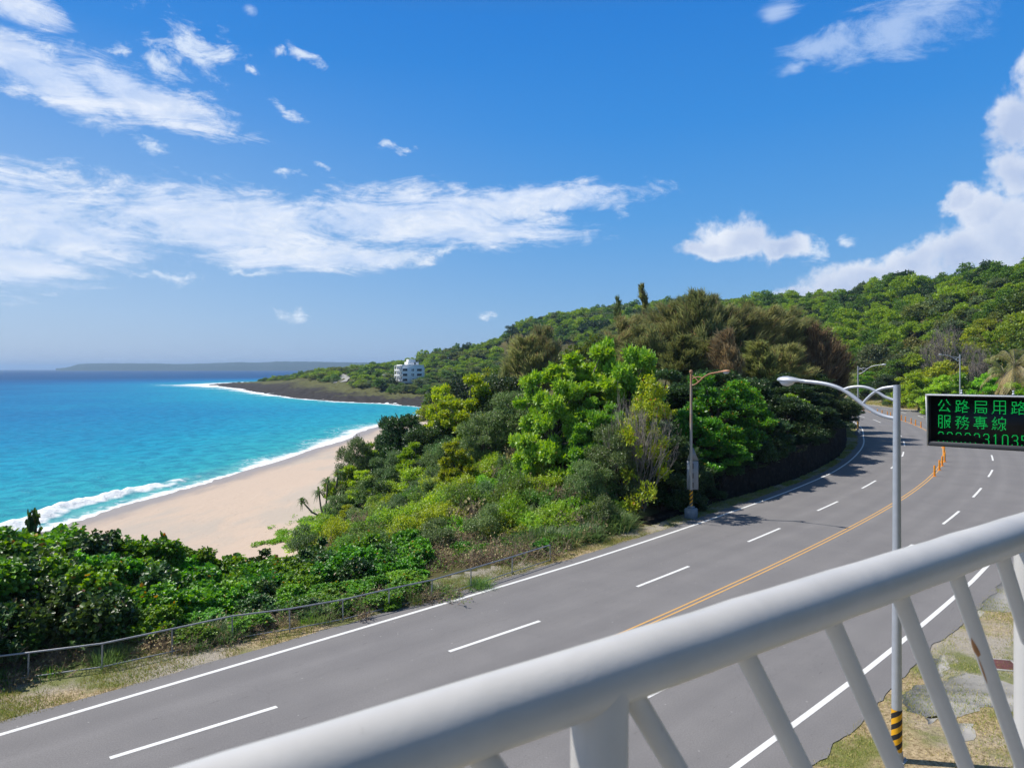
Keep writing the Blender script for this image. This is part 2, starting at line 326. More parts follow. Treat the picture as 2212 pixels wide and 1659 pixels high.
def height(XY, detail=True):
    XY = np.asarray(XY, float).reshape(-1, 2); z = np.empty(len(XY))
    for a in range(0, len(XY), 5000):
        q = XY[a:a+5000]; z[a:a+5000] = np.linalg.norm(q[:, None]-CP[None, :, :2], axis=2) @ _wt
    cdist, _ = coast_dist(XY)
    z = np.where(cdist < -1, np.minimum(z, -6.05-.04*np.minimum(-cdist, 100)), z)
    z = np.where(cdist > 1, np.maximum(z, -6+.03*np.minimum(cdist, 20)), z)
    off, yy, _ = road_of(XY)
    lw = np.where(off < 0, sstep((WALLF(yy)-.25-off)/np.where((yy > 42) & (yy < 128), .5, 3.0)), sstep((off-RASPH(yy)-6)/8))
    lw = np.where(np.linalg.norm(XY-np.array([66, 275]), axis=1) < 14, 0, lw)
    return -.02*(1-lw)+z*lw
def hz_(x, y): return float(height([(x, y)])[0])

# ------------------------------------------------------------------ ground, beach, rocky shore
m_soil = new_mat('undergrowth_soil')
p_ = pos(); n1 = noise(p_, .35, 6); n2 = noise(p_, 6, 6, .65)
c_ = ramp(mth('ADD', mth('MULTIPLY', n1.outputs[0], .6), mth('MULTIPLY', n2.outputs[0], .4)), [(.3, (.035, .045, .015)), (.5, (.09, .085, .035)), (.7, (.16, .13, .06))])
finish(princ(c_, .95, .1, 0, bump(n2.outputs[0], .6, .1)).outputs[0])
m_verge = new_mat('dry_verge')
p_ = pos(); n1 = noise(p_, .45, 5, .6, .3); n2 = noise(p_, 9, 7, .7); n3 = noise(p_, .16, 3, .5, 0, (1, 1, 1), (7, 3, 0))
n5 = noise(p_, 38, 5, .75)
straw = mixc(mrange(mth('ADD', mth('MULTIPLY', n2.outputs[0], .6), mth('MULTIPLY', n5.outputs[0], .4)), .36, .62), (.15, .105, .05), (.56, .44, .27))
straw = mixc(mrange(n3.outputs[0], .44, .56, 0, .75), straw, mixc(mrange(n5.outputs[0], .35, .65), (.20, .19, .17), (.50, .47, .42)))
grn = mixc(mrange(n5.outputs[0], .35, .65), (.05, .08, .015), (.24, .26, .07))
c_ = mixc(mrange(mth('ADD', n1.outputs[0], mth('MULTIPLY', n2.outputs[0], .15)), .55, .70, 0, .85), straw, grn)
finish(princ(c_, .95, .1, 0, bump(n2.outputs[0], .8, .05)).outputs[0])
m_sand = new_mat('sand')
p_ = pos(); n1 = noise(p_, .09, 4, .5, .4, (1, .5, 1)); n2 = noise(p_, 3, 8, .7); n3 = noise(p_, .5, 4, .6, .5, (1, .35, 1))
cdA = attr('coast')
c_ = mixc(n2.outputs[0], (.51, .395, .305), (.59, .47, .37))
band = mth('MULTIPLY', mrange(mth('ADD', n1.outputs[0], mth('MULTIPLY', n3.outputs[0], .25)), .56, .70), .55)
c_ = mixc(band, c_, (.42, .385, .335))
wet = mrange(mth('ADD', cdA, mth('MULTIPLY', mth('SUBTRACT', n3.outputs[0], .5), 5)), 2.0, 6.5, 1, 0)
deb = nd('ShaderNodeTexVoronoi'); deb.inputs['Scale'].default_value = .9; LK(p_, deb.inputs['Vector']); c_ = mixc(mth('MULTIPLY', mrange(deb.outputs['Distance'], .03, .09, 1, 0), .6), c_, (.16, .12, .09))
ft = noise(p_, 1.6, 5, .7, .4, (1, 1.4, 1)); c_ = mixc(mrange(ft.outputs[0], .56, .70, 0, .35), c_, (.33, .25, .19))
c_ = mixc(mth('MULTIPLY', wet, .8), c_, (.29, .25, .225))
rg = mth('SUBTRACT', .95, mth('MULTIPLY', wet, .55))
finish(princ(c_, rg, .25, 0, bump(mth('ADD', mth('MULTIPLY', n2.outputs[0], .5), mth('MULTIPLY', n3.outputs[0], 1.5)), .5, .12)).outputs[0])
m_rock = new_mat('shore_rock')
p_ = pos(); n1 = noise(p_, .05, 6, .65, .4); n2 = noise(p_, .5, 8, .7)
c_ = mixc(n2.outputs[0], (.014, .012, .011), (.075, .064, .054))
moss = mrange(mth('ADD', attr('coast'), mth('MULTIPLY', mth('SUBTRACT', n1.outputs[0], .5), 60)), 20, 34)
c_ = mixc(moss, c_, mixc(n2.outputs[0], (.06, .065, .02), (.17, .17, .06)))
finish(princ(c_, .9, .2, 0, bump(n2.outputs[0], 1., .8)).outputs[0])

azs = np.concatenate([np.arange(-180, -46, 2.), np.arange(-46, 46, .22), np.arange(46, 180.1, 2.)]); azs[-1] = 180
rs = np.concatenate([np.geomspace(2.5, 16, 16), np.geomspace(16.4, 130, 150), np.geomspace(131.5, 1300, 165)])
AA, RR = np.meshgrid(np.radians(azs), rs, indexing='ij'); TX = (RR*np.sin(AA)).ravel(); TY = (RR*np.cos(AA)).ravel()
XY = np.c_[TX, TY]; TZ = height(XY); TCD, TCS = coast_dist(XY); TOFF, TYY, _ = road_of(XY)
rng = np.random.default_rng(3)
rocky = sstep((XY[:, 1]-230)/60)*(np.abs(TCD-20) < 46)
TZ = TZ+rocky*np.clip(TCD/6, 0, 1)*rng.normal(0, .35, len(TZ))*(TCD > 0)
na, nr = len(azs), len(rs); ii, jj = np.meshgrid(np.arange(na-1), np.arange(nr-1), indexing='ij'); b0 = (ii*nr+jj).ravel()
TF = np.c_[b0, b0+1, b0+nr+1, b0+nr]
TF = TF[:, ::-1] if False else TF
cen = XY[TF].mean(1); fcd = TCD[TF].mean(1); foff = TOFF[TF].mean(1); fyy = TYY[TF].mean(1); fz = TZ[TF].mean(1)
# beach reaches inland to the foot of the dune plants
BEDGE = tab([(-60, 20), (20, 16), (34, 20), (38, 27), (42, 32), (48, 33), (54, 33.5), (60, 31), (66, 29), (90, 24), (150, 18), (205, 12)])
k_beach = (cen[:, 1] < 215) & (fcd < BEDGE(cen[:, 1])) & (fcd > -60) & (cen[:, 0] < 5)
k_rock = (cen[:, 1] >= 215) & (fcd < 46) & (fcd > -60) & (cen[:, 0] < 10)
k_verge = (~k_beach) & (~k_rock) & (foff > WALLF(fyy)-.3) & (foff < RASPH(fyy)+16) & (fcd > 0)
k_soil = ~(k_beach | k_rock | k_verge) & (fcd > -90)
def sub(name, mask, mat, parent=None):
    f = TF[mask]; u, inv = np.unique(f, return_inverse=True)
    o = mk(name, np.c_[XY[u], TZ[u]], [inv.reshape(f.shape)], mat, None, True); setattr_v(o, 'coast', TCD[u])
    return tag(o, kind='structure')
sub('beach', k_beach, m_sand); sub('rocky_shore', k_rock, m_rock); sub('roadside_verge', k_verge, m_verge); sub('ground', k_soil, m_soil)

# ------------------------------------------------------------------ sea
m_sea = new_mat('sea_water')
p_ = pos(); cdA = attr('coast'); fw = attr('foamw')
n1 = noise(p_, .02, 5, .55, .5, (1, 1, 1)); n2 = noise(p_, .35, 6, .6, .3, (1, 1, 1)); n3 = noise(p_, 1.5, 5, .6)
dd = mth('ADD', cdA, mth('MULTIPLY', mth('MULTIPLY', mth('SUBTRACT', n1.outputs[0], .5), 1.3), cdA))
lg = mth('DIVIDE', mth('LOGARITHM', mth('MAXIMUM', mth('ADD', dd, 3), 1.), 10), 3.5)
c_ = ramp(lg, [(.1, (.22, .50, .46)), (.28, (.03, .38, .42)), (.45, (.008, .31, .46)), (.58, (.005, .20, .41)), (.68, (.004, .11, .30)), (.78, (.005, .07, .205)), (1, (.006, .05, .165))])
c_ = mixc(mrange(n2.outputs[0], .40, .64, 0, .75), c_, mixc(.55, c_, (.004, .10, .24)))
ns = noise(p_, .16, 7, .62, .9); nf = noise(p_, .9, 6, .7, .6)
fs = mth('ADD', mth('MULTIPLY', mth('SUBTRACT', ns.outputs[0], .5), 1.5), mth('MULTIPLY', mth('SUBTRACT', nf.outputs[0], .5), 1.5))
fm = mrange(mth('SUBTRACT', mth('DIVIDE', cdA, fw), fs), .35, 1.15, 1, 0)
fm2 = mth('MULTIPLY', mrange(nf.outputs[0], .52, .62), mrange(mth('DIVIDE', cdA, fw), 1.0, 2.2, .6, 0))
fo = mth('MAXIMUM', fm, fm2)
fo = mth('MAXIMUM', fo, mrange(attr('crest'), .25, .7))
c_ = mixc(fo, c_, (.86, .88, .88))
hgt = mth('ADD', mth('MULTIPLY', n2.outputs[0], 1.0), mth('MULTIPLY', n3.outputs[0], .3))
bn = bump(hgt, .9, .55); df = nd('ShaderNodeBsdfDiffuse'); LK(c_, df.inputs[0]); LK(bn, df.inputs['Normal']); gl = nd('ShaderNodeBsdfGlossy'); gl.inputs['Roughness'].default_value = .22; LK(bn, gl.inputs['Normal'])
mx = nd('ShaderNodeMixShader'); LK(mth('MULTIPLY', mth('SUBTRACT', 1, fo), .12), mx.inputs[0]); LK(df.outputs[0], mx.inputs[1]); LK(gl.outputs[0], mx.inputs[2]); finish(mx.outputs[0])
azs = np.concatenate([np.arange(-82, -46, 1.), np.arange(-46, 14, .2)]); rs = np.concatenate([np.geomspace(30, 60, 30), np.geomspace(60.5, 190, 170), np.geomspace(193, 1100, 120), np.geomspace(1150, 16000, 40)])
AA, RR = np.meshgrid(np.radians(azs), rs, indexing='ij'); SXY = np.c_[(RR*np.sin(AA)).ravel(), (RR*np.cos(AA)).ravel()]
SCD, SCS = coast_dist(SXY); SCD = -SCD; far = RR.ravel() > 1300; SCD = np.where(far, np.maximum(SCD, 900), SCD)
rng = np.random.default_rng(8)
def vnoise(P, scale, seed):               # smooth value noise
    r = np.random.default_rng(seed); G = r.random((64, 64)); q = P*scale; i = np.floor(q).astype(int); f = q-i; f = f*f*(3-2*f)
    a = G[i[:, 0] % 64, i[:, 1] % 64]; b = G[(i[:, 0]+1) % 64, i[:, 1] % 64]; c = G[i[:, 0] % 64, (i[:, 1]+1) % 64]; d = G[(i[:, 0]+1) % 64, (i[:, 1]+1) % 64]
    return (a*(1-f[:, 0])+b*f[:, 0])*(1-f[:, 1])+(c*(1-f[:, 0])+d*f[:, 0])*f[:, 1]
wv_ = (vnoise(SXY, .22, 1)-.5)*.34+(vnoise(SXY, .6, 2)-.5)*.2
z = -6+wv_*np.clip(SCD/12, .05, 1)*np.clip(1.2-RR.ravel()/900, 0, 1)
wl = np.interp(SXY[:, 1], [40, 60, 85, 95, 110], [1, 1, .85, .35, 0])           # the breaker along the near beach
cw = 4.3+(vnoise(SXY*[0, 1], .12, 5)-.5)*2.2; cr = np.exp(-((SCD-cw)/1.15)**2)
nz = vnoise(SXY, 1.3, 6)
z += wl*cr*(.5+.45*nz); crest = wl*np.exp(-((SCD-cw+.4)/1.45)**2)*(.45+1.1*nz)
foamw = np.interp(SXY[:, 1], [0, 90, 160, 260, 300, 420, 560, 640, 700, 900], [2.4, 2.4, 4.0, 3.5, 4.5, 8, 18, 34, 26, 10])*(.35+1.2*vnoise(SXY, .07, 4))
na, nr = len(azs), len(rs); ii, jj = np.meshgrid(np.arange(na-1), np.arange(nr-1), indexing='ij'); b0 = (ii*nr+jj).ravel(); SF = np.c_[b0, b0+1, b0+nr+1, b0+nr]
keep = SCD[SF].max(1) > -6; SF = SF[keep]; u, inv = np.unique(SF, return_inverse=True)
sea = tag(mk('sea', np.c_[SXY[u], z[u]], [inv.reshape(SF.shape)], m_sea, None, True), kind='structure')
setattr_v(sea, 'coast', np.maximum(SCD[u], 0)); setattr_v(sea, 'foamw', foamw[u]); setattr_v(sea, 'crest', crest[u])

# far peninsula across the sea
m_far = new_mat('far_land'); p_ = pos(); n1 = noise(p_, .01, 6, .6); n2 = noise(p_, .003, 3)
finish(princ(mixc(n1.outputs[0], (.03, .05, .03), (.08, .10, .06)), .95, .05).outputs[0])
prof = [(130, 797), (150, 794), (170, 788), (200, 786.5), (330, 786.5), (380, 788), (450, 786.5), (520, 784), (560, 785), (600, 782.5), (680, 783), (760, 784.5), (830, 785), (950, 786), (1050, 789)]
xs = np.arange(120, 1060, 3.); ys = np.interp(xs, [a for a, _ in prof], [b for _, b in prof]); D0 = 5600.
rows = []
tp = HC+(797-ys)/FX*(D0+300)+6+(np.random.default_rng(2).random(len(xs))-.5)*4
for k, (dd_, f_) in enumerate([(0, 0.), (40, .42), (150, .68), (300, 1.), (700, .92), (1500, .0)]):
    d_ = D0+dd_; zz = -8+(tp+8)*f_+((np.random.default_rng(k).random(len(xs))-.5)*4 if 0 < f_ < 1 else 0)
    rows.append(np.c_[(xs-1106)/FX*d_, np.full(len(xs), d_), zz])
V = np.concatenate(rows); n = len(xs); i = np.arange(n-1)
tag(mk('far_hills', V, [np.concatenate([np.c_[k*n+i, k*n+i+1, (k+1)*n+i+1, (k+1)*n+i] for k in range(len(rows)-1)])], m_far, None, True), kind='structure')

# ------------------------------------------------------------------ road and its paint
m_asph = new_mat('asphalt')
uvn = nd('ShaderNodeUVMap', uv_map='road').outputs[0]; p_ = pos()
n1 = noise(p_, 26, 5, .8); n2 = noise(p_, .35, 5, .6); n3 = noise(uvn, 1, 6, .6, .2, (.05, 1.1, 1)); n4 = noise(uvn, 1, 4, .6, 0, (1.5, 13, 1))
so_ = nd('ShaderNodeSeparateXYZ'); LK(uvn, so_.inputs[0])
wt = mth('MULTIPLY', mth('ADD', mth('COSINE', mth('MULTIPLY', mth('SUBTRACT', mth('ABSOLUTE', so_.outputs[1]), 1.0), 2*math.pi/1.65)), 1), .5)
c_ = mixc(mth('ADD', mth('MULTIPLY', mrange(n1.outputs[0], .32, .68), .5), mth('MULTIPLY', n3.outputs[0], .5)), (.135, .128, .127), (.315, .302, .298))
c_ = mixc(mth('MULTIPLY', mth('MULTIPLY', wt, mrange(n3.outputs[0], .35, .6)), .28), c_, (.125, .12, .12))
c_ = mixc(mrange(n2.outputs[0], .3, .7, 0, .35), c_, (.15, .145, .15))
c_ = mixc(mrange(n4.outputs[0], .66, .72, 0, .55), c_, (.07, .065, .06))
vo = nd('ShaderNodeTexVoronoi', feature='F1'); vo.inputs['Scale'].default_value = 3.5; LK(p_, vo.inputs['Vector'])
vs_ = nd('ShaderNodeSeparateColor'); LK(vo.outputs['Color'], vs_.inputs[0])
c_ = mixc(mth('MULTIPLY', mth('MULTIPLY', mrange(vo.outputs['Distance'], .05, .13, 1, 0), mth('GREATER_THAN', vs_.outputs[0], .84)), .45), c_, (.55, .53, .50))
vo2 = nd('ShaderNodeTexVoronoi', feature='DISTANCE_TO_EDGE'); vo2.inputs['Scale'].default_value = .12
wq = noise(p_, 1.2, 4); wa = nd('ShaderNodeVectorMath', operation='ADD'); LK(p_, wa.inputs[0]); LK(wq.outputs['Color'], wa.inputs[1]); LK(wa.outputs[0], vo2.inputs['Vector'])
c_ = mixc(mth('MULTIPLY', mrange(vo2.outputs['Distance'], .0, .003, 1, 0), .10), c_, (.06, .06, .06))
finish(princ(c_, .85, .25, 0, bump(n1.outputs[0], .35, .01)).outputs[0])
def strip(name, S, offL, offR, z, mat, ncross=2, uvname=None, jitter=None):
    x = np.interp(S, CS, CL[:, 0]); y = np.interp(S, CS, CL[:, 1]); nx = np.interp(S, CS, CN[:, 0]); ny = np.interp(S, CS, CN[:, 1])
    a = np.broadcast_to(offL(y) if callable(offL) else offL, S.shape); b = np.broadcast_to(offR(y) if callable(offR) else offR, S.shape)
    if jitter is not None: a = a+jitter[0]; b = b+jitter[1]
    V = []; U = []
    for t in np.linspace(0, 1, ncross):
        o_ = a*(1-t)+b*t; V.append(np.c_[x+nx*o_, y+ny*o_, np.full(len(S), z)]); U.append(np.c_[S, o_])
    m = len(S); i = np.arange(m-1); F = np.concatenate([np.c_[k*m+i, (k+1)*m+i, (k+1)*m+i+1, k*m+i+1] for k in range(ncross-1)])
    return np.concatenate(V), F, np.concatenate(U)
S = np.arange(2, CS[-1]-2, .25); rng = np.random.default_rng(11)
def wob(n, amp, k): return np.convolve(rng.normal(0, 1, n+k), np.ones(k)/k, 'valid')[:n]*amp
V, F, U = strip('road', S, LASPH, RASPH, 0., m_asph, 7, jitter=(wob(len(S), .10, 5), wob(len(S), .08, 3)+wob(len(S), .22, 24)))
road = tag(mk('road', V, [F], m_asph), kind='structure')
ul = road.data.uv_layers.new(name='road'); li = np.empty(len(road.data.loops), np.int32); road.data.loops.foreach_get('vertex_index', li); ul.data.foreach_set('uv', U[li].astype(np.float32).ravel())
def paint_mat(name, c, worn):
    m = new_mat(name); p_ = pos(); n1 = noise(p_, 25, 6, .7); n2 = noise(p_, 1.5, 4)
    c2 = mixc(mrange(mth('ADD', n1.outputs[0], mth('MULTIPLY', n2.outputs[0], .5)), .80, 1.02, 0, worn), c, (.22, .21, .2))
    finish(princ(c2, .7, .3).outputs[0]); return m
m_white = paint_mat('white_road_paint', (.78, .78, .76), .7); m_yel = paint_mat('yellow_road_paint', (.66, .38, .13), .75)
V1, F1, _ = strip('e', S, lambda y: LEDGE(y)-.08, lambda y: LEDGE(y)+.08, .004, None); V2, F2, _ = strip('e', S, lambda y: REDGE(y)-.085, lambda y: REDGE(y)+.085, .004, None)
mb = MB(); mb.add(V1, F1); mb.add(V2, F2); tag(mb.build('edge_lines', m_white), kind='structure')
mb = MB()
for a in (-.15, .065): V, F, _ = strip('c', S, a, a+.085, .004, None); mb.add(V, F)
tag(mb.build('centre_line', m_yel), kind='structure')
# lane dashes: at the photo's places, then at the same 10 m beat behind the camera
def s_off(p): o_, _, s_ = road_of([p]); return float(s_[0]), float(o_[0])
LD = [((237, 1637), (598, 1526)), ((970, 1407), (1166, 1341)), ((1376, 1267), (1488, 1223)), ((1616, 1170), (1685, 1141)), ((1766, 1103), (1810, 1083)), ((1862, 1055), (1892, 1038)), ((1925, 1012), (1934, 1003)),
      ((1949, 986), (1952, 976)), ((1954, 963), (1952, 953)), ((1947, 943), (1941, 935)), ((1903, 913), (1886, 906)), ((1868, 902), (1855, 898))]
RD = [((1390, 1509), (1502, 1452)), ((1912, 1212), (1972, 1176)), ((2037, 1132), (2072, 1104)), ((2102, 1074), (2120, 1054)), ((2135, 1030), (2144, 1015)), ((2145, 995), (2142, 983)), ((1995, 902), (1983, 898)), ((1958, 893), (1941, 889)), ((1917, 884.5), (1903, 882.5))]
mb = MB()
def dash(p, q):
    (a, oa), (b, ob) = s_off(p), s_off(q); Sx = np.linspace(a, b, 8); f = lambda k: (lambda y: oa+(ob-oa)*np.linspace(0, 1, 8)+k)
    V, F, _ = strip('d', Sx, f(-.075), f(.075), .004, None); mb.add(V, F)
for L_ in (LD, RD):
    for p, q in L_: dash(g(*p), g(*q))
s0, o0 = s_off(g(237, 1637)); s1, o1 = s_off(g(1390, 1509))
def roadpt(s, o): return (np.interp(s, CS, CL[:, 0])+np.interp(s, CS, CN[:, 0])*o, np.interp(s, CS, CL[:, 1])+np.interp(s, CS, CN[:, 1])*o)
for k in range(1, 7): dash(roadpt(s0-10*k, -3.6), roadpt(s0-10*k+4, -3.6)); dash(roadpt(s1-10*k, 3.3), roadpt(s1-10*k+4, 3.3))
dash(roadpt(s1+10, 3.35), roadpt(s1+14, 3.4))
tag(mb.build('lane_dashes', m_white), kind='structure')

# ------------------------------------------------------------------ footbridge with its railing (the photo is taken from it)
m_rail = new_mat('white_gloss_rail_paint')
p_ = pos(); n1 = noise(p_, 9, 5, .6, .3); n2 = noise(p_, 55, 4, .6); n3 = noise(p_, 3.2, 4)
c_ = mixc(n1.outputs[0], (.49, .475, .45), (.67, .65, .62))
c_ = mixc(mrange(n3.outputs[0], .66, .74, 0, .5), c_, (.50, .38, .22))
c_ = mixc(mrange(n2.outputs[0], .70, .78, 0, .35), c_, (.20, .17, .14))
finish(princ(c_, mth('ADD', .26, mth('MULTIPLY', n1.outputs[0], .2)), .45, 0, bump(mth('ADD', n1.outputs[0], mth('MULTIPLY', n2.outputs[0], .25)), .35, .003)).outputs[0])
m_rust = simple('rust_stain', (.40, .20, .09), .8, .2, 0, .5, 40)
m_conc = simple('bridge_concrete', (.36, .35, .33), .9, .2, 0, .25, 3, .4)
RP = np.array([.092, .72]); RD_ = np.array([.8227, .5686]); ZR = HC-.3236
def rp(t, z=0.): q = RP+RD_*t; return (q[0], q[1], z)
fb = tag(empty('footbridge', (0, -.6, 0)), 'pedestrian footbridge with white tubular handrail, round posts and slanted bars crossing the foreground', 'footbridge')
def part(mb, name, mat, root, smooth=True):
    o = mb.build(name, mat); o.data.transform(root.matrix_world.inverted() if False else __import__('mathutils').Matrix.Translation(-root.location)); o.parent = root
    return shade_auto(o) if smooth else o
mb = MB(); ts = np.linspace(-4, 5, 120)
rg_ = np.random.default_rng(5)
mb.tube([rp(t, ZR+.0006*math.sin(t*31)) for t in ts], .0345+rg_.normal(0, .0003, len(ts)), 40); part(mb, 'handrail', m_rail, fb)
for k in range(-4, 5):
    t0 = .0+1.172*k
    mb = MB(); mb.tube([rp(t0, ZR-.005), rp(t0, ZR-.04), rp(t0, ZR-.5), rp(t0, ZR-1.12)], [.034, .0305, .0305, .0305], 32); part(mb, 'post', m_rail, fb)
    for j in range(6):
        t1 = t0+.026+.195*j
        if k == 4 or t1 < -3.9: continue
        a = math.tan(R(34)); mb = MB()
        mb.tube([rp(t1+a*h, ZR-h) for h in (.02, .028, .04, .3, .6, .94)], [.0175, .0148, .0132, .0132, .0132, .0132], 18); o = part(mb, 'baluster', m_rail, fb)
        if k == 0 and j == 4:
            mb = MB(); V = []; ax = np.array([*(RD_*math.sin(R(34))), -math.cos(R(34))]); f1 = np.array([-.75, -.35, .2]); f1 -= ax*f1.dot(ax); f1 /= np.linalg.norm(f1); f2 = np.cross(ax, f1)
            for u in np.linspace(0, 1, 13):
                h = .155+.10*u; w_ = .5*math.sin(math.pi*min(1, u*1.6+.02 if u < .4 else 1-(u-.4)*.55+.0))*(1 if u < .4 else (1-u)/.6+.08)
                for q in np.linspace(-1, 1, 7): V.append(np.array(rp(t1+a*h, ZR-h))+(f1*math.cos(q*w_)+f2*math.sin(q*w_))*.0136)
            mb.add(V, [(r_*7+c_, r_*7+c_+1, r_*7+c_+8, r_*7+c_+7) for r_ in range(12) for c_ in range(6)]); o2 = mb.build('rust_patch', m_rust)
            o2.parent = o; o2.data.transform(__import__('mathutils').Matrix.Translation(-fb.location)); shade_auto(o2)
mb = MB(); mb.tube([rp(t, ZR-.95) for t in (-4, 0, 5)], .02, 16); part(mb, 'bottom_rail', m_rail, fb)
rz_ = math.atan2(RD_[1], RD_[0]); nrm = np.array([RD_[1], -RD_[0]])
mb = MB(); c_ = RP+RD_*.5+nrm*.78; mb.box((c_[0], c_[1], ZR-1.27), (9, 1.75, .3), rz_, .03); part(mb, 'deck', m_conc, fb, False)
mb = MB()
for t in (-3.2, 4.2):
    q = RP+RD_*t+nrm*.85; mb = MB(); mb.box((q[0], q[1], (ZR-1.42)/2-.1), (.6, .6, ZR-1.42+.2), rz_, .05); part(mb, 'pillar', m_conc, fb, False)

# ------------------------------------------------------------------ lamps
m_galv = simple('galvanised_steel', (.47, .50, .55), .42, .5, .35, .15, 5)
m_galv2 = simple('grey_steel_sheet', (.30, .33, .36), .5, .5, .3, .2, 3)
m_rusty = new_mat('rusty_painted_steel'); p_ = pos(); n1 = noise(p_, 1.2, 6, .65, .5, (1, 1, .35)); n2 = noise(p_, 22, 5)
zz = nd('ShaderNodeSeparateXYZ'); LK(p_, zz.inputs[0])
rf = mrange(mth('ADD', mth('MULTIPLY', zz.outputs[2], .13), mth('SUBTRACT', n1.outputs[0], .5)), .66, 1.1)
finish(princ(mixc(rf, (.42, .40, .37), mixc(n2.outputs[0], (.34, .15, .075), (.52, .28, .17))), .6, .4, .1).outputs[0])
m_glass = simple('lamp_lens', (.55, .57, .60), .2, .6, 0, .05)
m_dark = simple('black_plastic', (.015, .015, .017), .5, .4)
m_zeb = new_mat('yellow_black_band'); oc = objc(); sp = nd('ShaderNodeSeparateXYZ'); LK(oc, sp.inputs[0])
an = mth('DIVIDE', mth('ARCTAN2', sp.outputs[1], sp.outputs[0]), 2*math.pi)
st_ = mth('FRACT', mth('ADD', mth('MULTIPLY', sp.outputs[2], 3.75), mth('MULTIPLY', an, -2.)))
n1 = noise(oc, 9, 4)
finish(princ(mixc(mrange(st_, .50, .53), (.80, .40, .012), (.022, .022, .025)), .55, .4).outputs[0])
m_blk = simple('concrete_base_blue_grey', (.22, .27, .32), .8, .2, 0, .25, 5, .3)
def curve_pts(P, n=26):
    P = np.array(P, float); s = np.r_[0, np.cumsum(np.linalg.norm(np.diff(P, axis=0), axis=1))]; q = np.linspace(0, s[-1], n*3)
    Q = np.c_[np.interp(q, s, P[:, 0]), np.interp(q, s, P[:, 1])]
    for _ in range(5): Q[1:-1] = (Q[:-2]+Q[1:-1]*2+Q[2:])/4
    for _ in range(14): Q[1:-1] = (Q[:-2]+Q[1:-1]*2+Q[2:])/4
    return Q[::3] if (len(Q)-1) % 3 == 0 else np.vstack([Q[::3], Q[-1:]])
def lamp(name, base, H, rzd, arms, r, mats, label, band=(.1, 1.2), block=False, ball=False, head=(.62, .13)):
    """arms: lists of (reach, drop below top); first is the main arm; local +X is the arm's direction"""
    rt = tag(empty(name, base, R(rzd)), label, 'street lamp', 'street lamps along the road')
    mp, ma = mats; z0 = 0.
    if block:
        mb = MB(); mb.box((0, 0, .3), (.62, .62, .68), 0, .04); mb.box((0, 0, .70), (.34, .34, .12), 0, .02); mb.build('base_block', m_blk, rt); z0 = .7
    else:
        mb = MB(); mb.box((0, 0, .015), (.36, .36, .035), 0, .006); mb.lathe((0, 0, .03), [(r[0]*1.35, 0), (r[0]*1.2, .1), (r[0]*1.05, .22)], 12)
        for a in range(4):
            mb.lathe((.14*(1 if a % 2 else -1), .14*(1 if a > 1 else -1), .03), [(.022, 0), (.022, .05)], 6)
        shade_auto(mb.build('base_plate', mp, rt))
    mb = MB(); mb.tube([(0, 0, z0), (0, 0, H*.4), (0, 0, H*.75), (0, 0, H)], [r[0], r[0]*.6+r[1]*.4, r[0]*.25+r[1]*.75, r[1]], 14); shade_auto(mb.build('pole', mp, rt))
    if ball:
        mb = MB(); mb.lathe((0, 0, H-.02), [(.03, 0), (.1, .06), (.115, .12), (.09, .2), (.02, .24)], 12); shade_auto(mb.build('finial', mp, rt))
    rb = r[0]*(1-.25*band[1]/H)+.004
    mb = MB(); mb.tube([(0, 0, band[0]), (0, 0, band[1])], rb, 20, cap=False); shade_auto(mb.build('warning_band', m_zeb, rt))
    for k, A in enumerate(arms):
        Q = curve_pts(A); mb = MB(); mb.tube([(s, 0, H-d) for s, d in Q], (.048 if k == 0 else .034)*(r[1]/.077), 10); arm = shade_auto(mb.build('arm' if k == 0 else 'brace', ma, rt))
    s1, d1 = arms[0][-1]; s0_, d0 = arms[0][-2]; ang = math.atan2(-(d1-d0), s1-s0_); L, hw = head
    def lobe(name, mat, prof, zo, flat):
        mb = MB(); n = 16; V = []
        for (x, w, h) in prof:
            for a in np.arange(n)*2*math.pi/n:
                y_, z_ = w*math.cos(a), h*math.sin(a)
                if flat and z_ > 0: z_ *= .25
                if not flat and z_ < 0: z_ *= .45
                V.append((x, y_, z_+zo))
        V = np.array(V); ca, sa = math.cos(ang*.6), math.sin(ang*.6)
        V = np.c_[s1+V[:, 0]*ca-V[:, 2]*sa, V[:, 1], H-d1+V[:, 0]*sa+V[:, 2]*ca]
        i = np.arange(n); j = (i+1) % n
        mb.add(V, np.concatenate([np.c_[k*n+i, k*n+j, (k+1)*n+j, (k+1)*n+i] for k in range(len(prof)-1)]), [i[::-1]], [(len(prof)-1)*n+i]); return shade_auto(mb.build(name, mat, rt))
    hd = lobe('lamp_head', ma, [(-.12, .05, .05), (.0, .055, .055), (.06, .075, .065), (.2, .12, .095), (.36, .15, .115), (.5, .14, .10), (.6, .09, .065), (.64, .02, .02)], 0, False)
    ln = lobe('lens', m_glass, [(.16, .04, .03), (.22, .10, .09), (.34, .13, .14), (.48, .11, .12), (.57, .03, .04)], -.02, True); ln.parent = hd
    return rt
